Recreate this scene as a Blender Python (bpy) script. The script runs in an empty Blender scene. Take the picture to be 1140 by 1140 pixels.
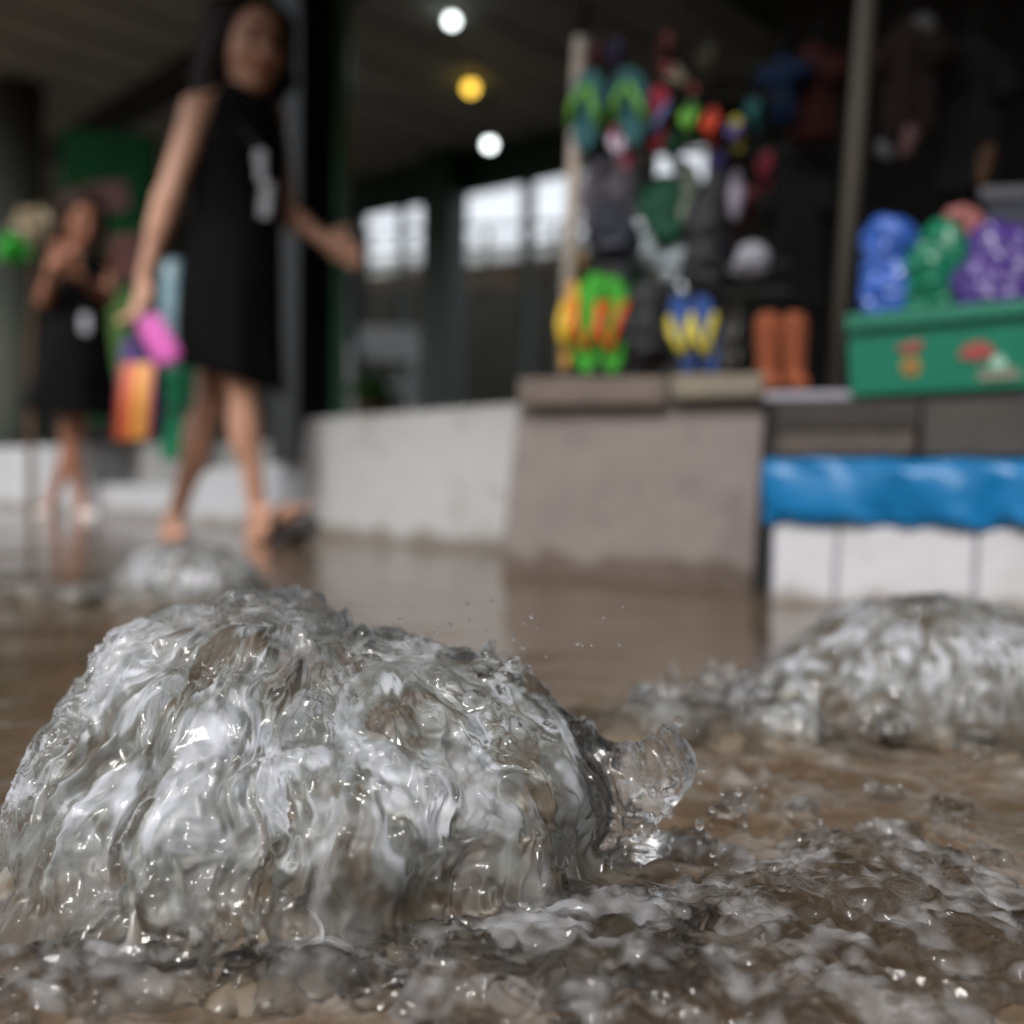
import bpy, bmesh, math, random
import numpy as np
from mathutils import Vector, Matrix, Euler

random.seed(7)
S = bpy.context.scene
COL = S.collection
R = math.radians

# ------------------------------------------------------------------ camera
F = 1222.0                      # focal length in pixels of the 1140 px photograph
H0 = 0.20                       # lens height above the flood water
PITCH = math.atan2(45.0, F)
ROLL = 0.015
CAM = np.array([0.0, 0.0, H0])
_f = np.array([0.0, math.cos(PITCH), -math.sin(PITCH)])
_r0 = np.array([1.0, 0.0, 0.0])
_u0 = np.cross(_r0, _f)
_r = _r0 * math.cos(ROLL) + _u0 * math.sin(ROLL)
_u = -_r0 * math.sin(ROLL) + _u0 * math.cos(ROLL)


def ray(px, py):
    return _f * F + (px - 570.0) * _r - (py - 570.0) * _u


def on_z(px, py, z=0.0):
    d = ray(px, py)
    return CAM + d * ((z - CAM[2]) / d[2])


def at_y(px, py, y):
    d = ray(px, py)
    return CAM + d * (y / d[1])


class VPlane:
    """upright plane standing on the line between two points of the ground"""
    def __init__(self, a, b, shift=0.0):
        a = np.array(a[:2]); b = np.array(b[:2])
        e = (b - a) / np.linalg.norm(b - a)
        n = np.array([-e[1], e[0]])
        if n[1] < 0:
            n = -n
        self.e = np.array([e[0], e[1], 0.0]); self.n = np.array([n[0], n[1], 0.0])
        self.o = np.array([a[0], a[1], 0.0]) + self.n * shift

    def hit(self, px, py):
        d = ray(px, py)
        t = np.dot(self.o - CAM, self.n) / np.dot(d, self.n)
        return CAM + d * t

    def moved(self, s):
        v = VPlane.__new__(VPlane)
        v.e, v.n, v.o = self.e, self.n, self.o + self.n * s
        return v


FP = VPlane(on_z(0, 570), on_z(860, 636))        # line of the shop fronts
LP = VPlane(on_z(0, 562), on_z(330, 591))        # low step on the left
GP = VPlane(on_z(560, 637), on_z(840, 657))      # grey panel of the first stall
TP = VPlane(on_z(860, 668), on_z(1140, 690))     # tiled plinth of the second stall
BP = FP.moved(3.4)                               # far side of the arcade

# ------------------------------------------------------------------ materials


def lin(*c):
    return tuple(((v / 255.0) / 12.92 if v / 255.0 <= 0.04045 else ((v / 255.0 + 0.055) / 1.055) ** 2.4) for v in c)


MATS = {}


def mat(name, col, rough=0.6, var=0.18, scale=9.0, bump=0.0, bscale=40.0, spec=0.5, emit=None, metal=0.0,
        dirt=None, dirt_scale=3.0, dirt_amt=0.5, trans=0.0, coat=0.0, wet=0.0):
    if name in MATS:
        return MATS[name]
    m = bpy.data.materials.new(name); m.use_nodes = True
    nt = m.node_tree; N = nt.nodes; L = nt.links
    b = N['Principled BSDF']
    tc = N.new('ShaderNodeTexCoord')
    nz = N.new('ShaderNodeTexNoise'); nz.inputs['Scale'].default_value = scale; nz.inputs['Detail'].default_value = 6
    nz.inputs['Roughness'].default_value = 0.65
    L.new(tc.outputs['Object'], nz.inputs['Vector'])
    rp = N.new('ShaderNodeValToRGB')
    rp.color_ramp.elements[0].position = 0.3; rp.color_ramp.elements[1].position = 0.7
    rp.color_ramp.elements[0].color = tuple(v * (1 - var) for v in col) + (1,)
    rp.color_ramp.elements[1].color = tuple(min(0.95, v * (1 + var)) for v in col) + (1,)
    L.new(nz.outputs['Fac'], rp.inputs['Fac'])
    out = rp.outputs['Color']
    if dirt:
        n2 = N.new('ShaderNodeTexNoise'); n2.inputs['Scale'].default_value = dirt_scale; n2.inputs['Detail'].default_value = 8
        n2.inputs['Roughness'].default_value = 0.7
        L.new(tc.outputs['Object'], n2.inputs['Vector'])
        r2 = N.new('ShaderNodeValToRGB'); r2.color_ramp.elements[0].position = 0.47; r2.color_ramp.elements[1].position = 0.72
        r2.color_ramp.elements[0].color = (0, 0, 0, 1); r2.color_ramp.elements[1].color = (dirt_amt,) * 3 + (1,)
        L.new(n2.outputs['Fac'], r2.inputs['Fac'])
        mx = N.new('ShaderNodeMix'); mx.data_type = 'RGBA'
        L.new(r2.outputs['Color'], mx.inputs[0]); L.new(out, mx.inputs[6]); mx.inputs[7].default_value = tuple(dirt) + (1,)
        out = mx.outputs[2]
    if wet:        # soaked, silty band above the flood
        ge = N.new('ShaderNodeNewGeometry'); sp = N.new('ShaderNodeSeparateXYZ'); L.new(ge.outputs['Position'], sp.inputs[0])
        n4 = N.new('ShaderNodeTexNoise'); n4.inputs['Scale'].default_value = 11; n4.inputs['Detail'].default_value = 5
        L.new(tc.outputs['Object'], n4.inputs['Vector'])
        ma = N.new('ShaderNodeMath'); ma.operation = 'MULTIPLY_ADD'; ma.inputs[1].default_value = -0.10
        L.new(n4.outputs['Fac'], ma.inputs[0]); L.new(sp.outputs['Z'], ma.inputs[2])
        r3 = N.new('ShaderNodeValToRGB'); r3.color_ramp.elements[0].position = 0.0; r3.color_ramp.elements[1].position = 0.02
        m5 = N.new('ShaderNodeMath'); m5.operation = 'ADD'; m5.inputs[1].default_value = 0.05 - wet
        L.new(ma.outputs[0], m5.inputs[0]); L.new(m5.outputs[0], r3.inputs['Fac'])
        r3.color_ramp.elements[0].color = (0.52, 0.47, 0.41, 1); r3.color_ramp.elements[1].color = (1, 1, 1, 1)
        mu = N.new('ShaderNodeMix'); mu.data_type = 'RGBA'; mu.blend_type = 'MULTIPLY'; mu.inputs[0].default_value = 1.0
        L.new(out, mu.inputs[6]); L.new(r3.outputs['Color'], mu.inputs[7]); out = mu.outputs[2]
    L.new(out, b.inputs['Base Color'])
    b.inputs['Roughness'].default_value = rough
    b.inputs['Specular IOR Level'].default_value = spec
    b.inputs['Metallic'].default_value = metal
    b.inputs['Transmission Weight'].default_value = trans
    b.inputs['Coat Weight'].default_value = coat
    if emit:
        b.inputs['Emission Color'].default_value = tuple(emit[:3]) + (1,)
        b.inputs['Emission Strength'].default_value = emit[3]
    if bump:
        n3 = N.new('ShaderNodeTexNoise'); n3.inputs['Scale'].default_value = bscale; n3.inputs['Detail'].default_value = 5
        L.new(tc.outputs['Object'], n3.inputs['Vector'])
        bp = N.new('ShaderNodeBump'); bp.inputs['Strength'].default_value = bump; bp.inputs['Distance'].default_value = 0.01
        L.new(n3.outputs['Fac'], bp.inputs['Height']); L.new(bp.outputs['Normal'], b.inputs['Normal'])
    MATS[name] = m
    return m


# ------------------------------------------------------------------ objects


def tag(o, label=None, cat=None, group=None, kind=None):
    if label: o['label'] = label
    if cat: o['category'] = cat
    if group: o['group'] = group
    if kind: o['kind'] = kind
    return o


def thing(name, loc, label, cat, group=None):
    o = bpy.data.objects.new(name, None); COL.objects.link(o)
    o.empty_display_size = 0.05
    o.location = Vector(loc)
    o['_w'] = tuple(float(v) for v in loc)
    return tag(o, label, cat, group)


def wloc(o):
    return np.array(o['_w']) if '_w' in o.keys() else np.zeros(3)


def mesh(name, V, Fc, m, parent=None, smooth=False, label=None, cat=None, group=None, kind=None, bevel=0.0, recalc=True):
    """one mesh object; V in world coordinates"""
    V = np.asarray(V, dtype=float)
    if parent is not None:
        base = wloc(parent)
    else:
        base = np.array([V[:, 0].mean(), V[:, 1].mean(), V[:, 2].min()])
    me = bpy.data.meshes.new(name)
    if isinstance(Fc, np.ndarray) and len(Fc) > 2000:
        k = Fc.shape[1]
        me.vertices.add(len(V)); me.vertices.foreach_set('co', (V - base).ravel())
        me.loops.add(Fc.size); me.loops.foreach_set('vertex_index', Fc.ravel().astype(np.int32))
        me.polygons.add(len(Fc)); me.polygons.foreach_set('loop_start', np.arange(0, Fc.size, k, dtype=np.int32))
        me.polygons.foreach_set('loop_total', np.full(len(Fc), k, dtype=np.int32))
        me.update(calc_edges=True); me.validate()
    else:
        me.from_pydata((V - base).tolist(), [], [tuple(int(i) for i in f) for f in Fc])
        if recalc or bevel:
            bm = bmesh.new(); bm.from_mesh(me)
            if recalc:
                bmesh.ops.recalc_face_normals(bm, faces=bm.faces[:])
            if bevel:
                es = [e for e in bm.edges if len(e.link_faces) == 2 and e.calc_face_angle(0) > 0.6]
                bmesh.ops.bevel(bm, geom=es, offset=bevel, segments=2, profile=0.6, affect='EDGES', clamp_overlap=True)
            bm.to_mesh(me); bm.free()
    if smooth:
        me.polygons.foreach_set('use_smooth', np.ones(len(me.polygons), dtype=bool))
    me.materials.append(m)
    o = bpy.data.objects.new(name, me); COL.objects.link(o)
    if parent is not None:
        o.parent = parent
        o['_w'] = tuple(float(v) for v in base)
    else:
        o.location = Vector(base); o['_w'] = tuple(float(v) for v in base)
    return tag(o, label, cat, group, kind)


class G:
    """geometry collector"""
    def __init__(self):
        self.v = []; self.f = []

    def add(self, V, Fc):
        b = len(self.v)
        self.v.extend([tuple(float(c) for c in p) for p in V]); self.f.extend([tuple(i + b for i in f) for f in Fc])
        return self

    def hexa(self, q, off):
        """front quad q (4 pts), back quad = q + off"""
        q = [np.array(p) for p in q]; off = np.array(off)
        return self.add(q + [p + off for p in q], [(0, 1, 2, 3), (7, 6, 5, 4), (0, 4, 5, 1), (1, 5, 6, 2), (2, 6, 7, 3), (3, 7, 4, 0)])

    def box(self, c, ax, ay, az):
        c, ax, ay, az = map(np.array, (c, ax, ay, az))
        q = [c - ax - ay - az, c + ax - ay - az, c + ax - ay + az, c - ax - ay + az]
        return self.hexa(q, 2 * ay)

    def tube(self, pts, rad, n=10, cap=True):
        pts = [np.array(p, float) for p in pts]
        if not hasattr(rad, '__len__'): rad = [rad] * len(pts)
        rings = []; up = None
        for i, p in enumerate(pts):
            t = pts[min(i + 1, len(pts) - 1)] - pts[max(i - 1, 0)]
            t = t / (np.linalg.norm(t) + 1e-9)
            if up is None:
                up = np.array([0, 0, 1.0]) if abs(t[2]) < 0.9 else np.array([1.0, 0, 0])
            a = np.cross(up, t); a /= np.linalg.norm(a) + 1e-9
            b = np.cross(t, a); up = b
            rings.append([p + rad[i] * (a * math.cos(2 * math.pi * k / n) + b * math.sin(2 * math.pi * k / n)) for k in range(n)])
        return self.loft(rings, cap)

    def loft(self, rings, cap=True):
        n = len(rings[0]); V = [p for r in rings for p in r]; Fc = []
        for i in range(len(rings) - 1):
            for k in range(n):
                Fc.append((i * n + k, i * n + (k + 1) % n, (i + 1) * n + (k + 1) % n, (i + 1) * n + k))
        if cap:
            Fc.append(tuple(range(n - 1, -1, -1))); Fc.append(tuple((len(rings) - 1) * n + k for k in range(n)))
        return self.add(V, Fc)

    def ball(self, c, r, n=10, m=7):
        c = np.array(c); r = np.array(r) if hasattr(r, '__len__') else np.array([r, r, r])
        rings = []
        for i in range(1, m):
            a = math.pi * i / m
            rings.append([c + r * np.array([math.sin(a) * math.cos(2 * math.pi * k / n), math.sin(a) * math.sin(2 * math.pi * k / n), -math.cos(a)]) for k in range(n)])
        b = len(self.v)
        self.loft(rings, False)
        self.v.append(tuple(c - r * np.array([0, 0, 1]))); self.v.append(tuple(c + r * np.array([0, 0, 1])))
        p0, p1 = len(self.v) - 2, len(self.v) - 1
        for k in range(n):
            self.f.append((p0, b + (k + 1) % n, b + k)); self.f.append((p1, b + (m - 2) * n + k, b + (m - 2) * n + (k + 1) % n))
        return self

    def build(self, name, m, parent=None, **kw):
        return mesh(name, self.v, self.f, m, parent, **kw)


def slab(name, quad, plane, thick, m, parent=None, back=None, **kw):
    """board whose front is the pixel quad on the plane; corners given clockwise from top left"""
    q = [plane.hit(*p) for p in quad]
    g = G().hexa(q, plane.n * thick)
    return g.build(name, m, parent, **kw)


# ------------------------------------------------------------------ noise and implicit surfaces
_rs = np.random.RandomState(3)
_GR = _rs.normal(size=(256, 3)); _GR /= np.linalg.norm(_GR, axis=1)[:, None]


def noise(P, seed=0):
    P = np.asarray(P, dtype=np.float64)
    I = np.floor(P).astype(np.int64); f = P - I
    w = f * f * f * (f * (f * 6 - 15) + 10)
    out = np.zeros(len(P))
    for dx in (0, 1):
        wx = w[:, 0] if dx else 1 - w[:, 0]
        for dy in (0, 1):
            wy = w[:, 1] if dy else 1 - w[:, 1]
            for dz in (0, 1):
                wz = w[:, 2] if dz else 1 - w[:, 2]
                h = ((I[:, 0] + dx) * 73856093) ^ ((I[:, 1] + dy) * 19349663) ^ ((I[:, 2] + dz) * 83492791) ^ (seed * 2654435761)
                h = (h ^ (h >> 13)) * 1274126177
                h = (h ^ (h >> 16)) & 255
                g = _GR[h]
                out += wx * wy * wz * (g[:, 0] * (f[:, 0] - dx) + g[:, 1] * (f[:, 1] - dy) + g[:, 2] * (f[:, 2] - dz))
    return out * 1.5


def fbm(P, seed=0, oct=4, gain=0.5):
    a = 1.0; s = 0.0; P = np.asarray(P)
    for o in range(oct):
        s = s + a * noise(P * (2.03 ** o) + 17.1 * o, seed + o); a *= gain
    return s


def ridge(P, seed=0):
    return 1.0 - 2.0 * np.abs(noise(P, seed))


class Field:
    """signed distance samples on a grid, shapes merged by smooth unions"""
    def __init__(self, lo, hi, res):
        self.lo = np.array(lo, float); self.res = res
        self.n = np.ceil((np.array(hi) - self.lo) / res).astype(int) + 1
        self.d = np.full(self.n, 1.0)

    def _sub(self, lo, hi):
        a = np.clip(np.floor((np.array(lo) - self.lo) / self.res).astype(int), 0, self.n - 1)
        b = np.clip(np.ceil((np.array(hi) - self.lo) / self.res).astype(int) + 1, 1, self.n)
        sl = tuple(slice(x, max(y, x + 1)) for x, y in zip(a, b))
        ax = [self.lo[i] + self.res * np.arange(sl[i].start, sl[i].stop) for i in range(3)]
        return sl, np.stack(np.meshgrid(*ax, indexing='ij'), -1)

    def _mix(self, sl, d, k, cut=False):
        o = self.d[sl]
        if cut:
            h = np.clip(0.5 - 0.5 * (o + d) / k, 0, 1)
            self.d[sl] = o * (1 - h) + (-d) * h + k * h * (1 - h)
        else:
            h = np.clip(0.5 + 0.5 * (o - d) / k, 0, 1)
            self.d[sl] = o * (1 - h) + d * h - k * h * (1 - h)

    def cone(self, a, b, ra, rb, k=0.01, flat=None):
        a = np.array(a, float); b = np.array(b, float); m = max(ra, rb) + 3 * k + 3 * self.res
        sl, P = self._sub(np.minimum(a, b) - m, np.maximum(a, b) + m)
        ab = b - a; t = np.clip(((P - a) @ ab) / (ab @ ab + 1e-12), 0, 1)
        d = np.linalg.norm(P - a - t[..., None] * ab, axis=-1) - (ra + (rb - ra) * t)
        self._mix(sl, d, k); return self

    def ell(self, c, r, M=None, k=0.01, cut=False):
        c = np.array(c, float); r = np.array(r, float) if hasattr(r, '__len__') else np.array([r] * 3)
        m = r.max() * 1.5 + 4 * k + 3 * self.res
        sl, P = self._sub(c - m, c + m)
        q = P - c
        if M is not None: q = q @ np.array(M).T      # rows of M: local axes
        k0 = np.linalg.norm(q / r, axis=-1); k1 = np.linalg.norm(q / (r * r), axis=-1) + 1e-9
        self._mix(sl, k0 * (k0 - 1.0) / k1, k, cut); return self

    def extract(self):
        s = self.d < 0; n = self.n
        c = np.zeros(n - 1, dtype=np.int8)
        for dx in (0, 1):
            for dy in (0, 1):
                for dz in (0, 1):
                    c += s[dx:n[0] - 1 + dx, dy:n[1] - 1 + dy, dz:n[2] - 1 + dz]
        act = (c > 0) & (c < 8)
        idx = np.full(n - 1, -1, dtype=np.int64)
        cells = np.argwhere(act); idx[act] = np.arange(len(cells))
        acc = np.zeros((len(cells), 3)); cnt = np.zeros(len(cells))
        corners = [(0, 0, 0), (1, 0, 0), (0, 1, 0), (1, 1, 0), (0, 0, 1), (1, 0, 1), (0, 1, 1), (1, 1, 1)]
        val = [self.d[cells[:, 0] + x, cells[:, 1] + y, cells[:, 2] + z] for x, y, z in corners]
        for i in range(8):
            for j in range(i + 1, 8):
                df = np.array(corners[j]) - np.array(corners[i])
                if np.abs(df).sum() != 1: continue
                cr = (val[i] < 0) != (val[j] < 0)
                t = val[i] / (val[i] - val[j] + 1e-12)
                p = np.array(corners[i]) + t[:, None] * df
                acc[cr] += p[cr]; cnt[cr] += 1
        V = self.lo + (cells + acc / cnt[:, None]) * self.res
        quads = []
        for ax in range(3):
            o1, o2 = [(1, 2), (2, 0), (0, 1)][ax]
            sh = [slice(None)] * 3; sh[ax] = slice(0, n[ax] - 1); A = s[tuple(sh)]
            sh[ax] = slice(1, n[ax]); B = s[tuple(sh)]
            e = np.argwhere(A != B)
            ok = (e[:, o1] > 0) & (e[:, o1] < n[o1] - 1) & (e[:, o2] > 0) & (e[:, o2] < n[o2] - 1)
            e = e[ok]
            def cell(d1, d2):
                q = e.copy(); q[:, o1] -= d1; q[:, o2] -= d2
                return idx[q[:, 0], q[:, 1], q[:, 2]]
            Q = np.stack([cell(1, 1), cell(0, 1), cell(0, 0), cell(1, 0)], 1)
            fl = ~A[e[:, 0], e[:, 1], e[:, 2]]
            Q[fl] = Q[fl][:, ::-1]
            quads.append(Q)
        return V, np.concatenate(quads)


def relax(V, Q, it=2, lam=0.5):
    E = np.concatenate([Q[:, [0, 1]], Q[:, [1, 2]], Q[:, [2, 3]], Q[:, [3, 0]]])
    for _ in range(it):
        a = np.zeros_like(V); c = np.zeros(len(V))
        for i in range(3):
            a[:, i] = np.bincount(E[:, 0], V[E[:, 1], i], len(V)) + np.bincount(E[:, 1], V[E[:, 0], i], len(V))
        c = np.bincount(E[:, 0], minlength=len(V)) + np.bincount(E[:, 1], minlength=len(V))
        V = V * (1 - lam) + lam * a / np.maximum(c, 1)[:, None]
    return V


def normals(V, Q):
    d1 = V[Q[:, 2]] - V[Q[:, 0]]; d2 = V[Q[:, 3]] - V[Q[:, 1]]
    fn = np.cross(d1, d2)
    n = np.zeros_like(V)
    for k in range(4):
        for i in range(3):
            n[:, i] += np.bincount(Q[:, k], fn[:, i], len(V))
    return n / (np.linalg.norm(n, axis=1)[:, None] + 1e-12)


def subdivide(V, Q):
    E = np.concatenate([Q[:, [0, 1]], Q[:, [1, 2]], Q[:, [2, 3]], Q[:, [3, 0]]])
    E.sort(axis=1)
    U, inv = np.unique(E[:, 0] * len(V) + E[:, 1], return_inverse=True)
    a, b = U // len(V), U % len(V)
    em = (V[a] + V[b]) / 2; fm = V[Q].mean(1)
    nv, ne, nq = len(V), len(em), len(Q)
    ei = inv.reshape(4, nq) + nv; fi = np.arange(nq) + nv + ne
    out = [np.stack([Q[:, k], ei[k], fi, ei[(k - 1) % 4]], 1) for k in range(4)]
    return np.concatenate([V, em, fm]), np.concatenate(out)

# ------------------------------------------------------------------ sky, sun, camera
w = bpy.data.worlds.new("World"); S.world = w; w.use_nodes = True
nt = w.node_tree
bg = nt.nodes['Background']
sky = nt.nodes.new('ShaderNodeTexSky'); sky.sky_type = 'NISHITA'; sky.sun_disc = False
SUN_EL, SUN_AZ = R(45), R(200)          # behind the photographer, high
sky.sun_elevation = SUN_EL; sky.sun_rotation = SUN_AZ
sky.air_density = 1.0; sky.dust_density = 2.0; sky.ozone_density = 1.0
hs = nt.nodes.new('ShaderNodeHueSaturation'); hs.inputs['Saturation'].default_value = 0.22
nt.links.new(sky.outputs[0], hs.inputs['Color']); nt.links.new(hs.outputs[0], bg.inputs['Color'])
bg.inputs['Strength'].default_value = SKY_STRENGTH = 0.15

sd = bpy.data.lights.new('overcast_sun', 'SUN'); sd.energy = 1.5; sd.angle = R(12); sd.color = (1.0, 0.97, 0.93)
so = bpy.data.objects.new('overcast_sun', sd); COL.objects.link(so)
sdir = Vector((math.sin(SUN_AZ) * math.cos(SUN_EL), math.cos(SUN_AZ) * math.cos(SUN_EL), math.sin(SUN_EL)))
so.rotation_euler = sdir.to_track_quat('Z', 'Y').to_euler()

cd = bpy.data.cameras.new('camera'); co = bpy.data.objects.new('camera', cd); COL.objects.link(co)
Mc = Matrix(((_r[0], _u[0], -_f[0], CAM[0]), (_r[1], _u[1], -_f[1], CAM[1]), (_r[2], _u[2], -_f[2], CAM[2]), (0, 0, 0, 1)))
co.matrix_world = Mc
cd.sensor_width = 36.0; cd.sensor_fit = 'HORIZONTAL'; cd.lens = 36.0 * F / 1140.0
cd.clip_start = 0.01; cd.clip_end = 400
cd.dof.use_dof = True; cd.dof.focus_distance = 0.475; cd.dof.aperture_fstop = 3.7; cd.dof.aperture_blades = 0
S.camera = co
S.view_settings.view_transform = 'Standard'; S.view_settings.look = 'None'
S.view_settings.exposure = 0.5; S.view_settings.gamma = 1.0
S.render.engine = 'CYCLES'
S.cycles.use_denoising = True
S.cycles.max_bounces = 14; S.cycles.transmission_bounces = 12; S.cycles.glossy_bounces = 5; S.cycles.diffuse_bounces = 4
S.cycles.caustics_refractive = True; S.cycles.caustics_reflective = False
S.cycles.blur_glossy = 0.6
S.cycles.sample_clamp_indirect = 6.0

# ------------------------------------------------------------------ water materials


def nodes(name):
    m = bpy.data.materials.new(name); m.use_nodes = True
    return m, m.node_tree.nodes, m.node_tree.links, m.node_tree.nodes['Principled BSDF']


def ramp(N, a, b, ca, cb):
    r = N.new('ShaderNodeValToRGB')
    r.color_ramp.elements[0].position = a; r.color_ramp.elements[1].position = b
    r.color_ramp.elements[0].color = tuple(ca) + (1,); r.color_ramp.elements[1].color = tuple(cb) + (1,)
    return r


def flood_material():
    m, N, L, b = nodes('muddy_flood_water')
    tc = N.new('ShaderNodeTexCoord')
    n1 = N.new('ShaderNodeTexNoise'); n1.inputs['Scale'].default_value = 5.0; n1.inputs['Detail'].default_value = 5
    L.new(tc.outputs['Object'], n1.inputs['Vector'])
    r1 = ramp(N, 0.3, 0.7, lin(82, 67, 52), lin(104, 88, 71))
    L.new(n1.outputs['Fac'], r1.inputs['Fac'])
    at = N.new('ShaderNodeAttribute'); at.attribute_name = 'foam'
    mx = N.new('ShaderNodeMix'); mx.data_type = 'RGBA'
    L.new(at.outputs['Fac'], mx.inputs[0]); L.new(r1.outputs['Color'], mx.inputs[6]); mx.inputs[7].default_value = lin(178, 174, 170) + (1,)
    L.new(mx.outputs[2], b.inputs['Base Color'])
    b.inputs['Roughness'].default_value = 0.04; b.inputs['IOR'].default_value = 1.34
    b.inputs['Specular IOR Level'].default_value = 0.5
    n2 = N.new('ShaderNodeTexNoise'); n2.inputs['Scale'].default_value = 70; n2.inputs['Detail'].default_value = 3
    L.new(tc.outputs['Object'], n2.inputs['Vector'])
    bp = N.new('ShaderNodeBump'); bp.inputs['Strength'].default_value = 0.25; bp.inputs['Distance'].default_value = 0.004
    L.new(n2.outputs['Fac'], bp.inputs['Height']); L.new(bp.outputs['Normal'], b.inputs['Normal'])
    return m


def gush_material():
    """clear water full of air: glass where it runs as a sheet, milky where bubbles are mixed in"""
    m, N, L, b = nodes('gushing_water')
    at = N.new('ShaderNodeAttribute'); at.attribute_name = 'air'
    r1 = ramp(N, 0.0, 1.0, (0.99, 0.99, 0.985), (0.86, 0.87, 0.91))
    L.new(at.outputs['Fac'], r1.inputs['Fac']); L.new(r1.outputs['Color'], b.inputs['Base Color'])
    mr = N.new('ShaderNodeMapRange'); mr.inputs['To Min'].default_value = GLASS_MAX; mr.inputs['To Max'].default_value = GLASS_MIN
    L.new(at.outputs['Fac'], mr.inputs['Value']); L.new(mr.outputs[0], b.inputs['Transmission Weight'])
    b.inputs['Roughness'].default_value = 0.02; b.inputs['IOR'].default_value = 1.36
    b.inputs['Specular IOR Level'].default_value = 0.5
    fl = N.new('ShaderNodeAttribute'); fl.attribute_name = 'flow'
    n1 = N.new('ShaderNodeTexNoise'); n1.inputs['Scale'].default_value = 1.0; n1.inputs['Detail'].default_value = 3
    L.new(fl.outputs['Vector'], n1.inputs['Vector'])
    bp = N.new('ShaderNodeBump'); bp.inputs['Strength'].default_value = 0.4; bp.inputs['Distance'].default_value = 0.0016
    L.new(n1.outputs['Fac'], bp.inputs['Height']); L.new(bp.outputs['Normal'], b.inputs['Normal'])
    return m


GLASS_MAX, GLASS_MIN = 1.0, 0.62
M_FLOOD = flood_material(); M_GUSH = gush_material()


def froth_material():
    """the churned, bubble filled water inside a gush: pale streaks in grey brown"""
    m, N, L, b = nodes('bubble_froth')
    at = N.new('ShaderNodeAttribute'); at.attribute_name = 'air'
    r1 = ramp(N, 0.10, 0.86, lin(112, 100, 85), (0.88, 0.89, 0.96))
    e = r1.color_ramp.elements.new(0.45); e.color = (0.31, 0.32, 0.30, 1)
    L.new(at.outputs['Fac'], r1.inputs['Fac']); L.new(r1.outputs['Color'], b.inputs['Base Color'])
    b.inputs['Roughness'].default_value = 0.25
    return m


M_FROTH = froth_material()

# ------------------------------------------------------------------ the three gushes
D1 = 0.565
GUSHES = []


def px_ell(Fd, px, py, rx, rz, Y, ry, k, tilt=0.0):
    c = at_y(px, py, Y); s = Y / F
    M = np.array([[math.cos(tilt), 0, -math.sin(tilt)], [0, 1, 0], [math.sin(tilt), 0, math.cos(tilt)]])
    Fd.ell(c, (rx * s, ry, rz * s), M, k)


def set_attr(o, name, val):
    a = o.data.attributes.new(name, 'FLOAT', 'POINT'); a.data.foreach_set('value', np.asarray(val, dtype=np.float32))


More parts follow.
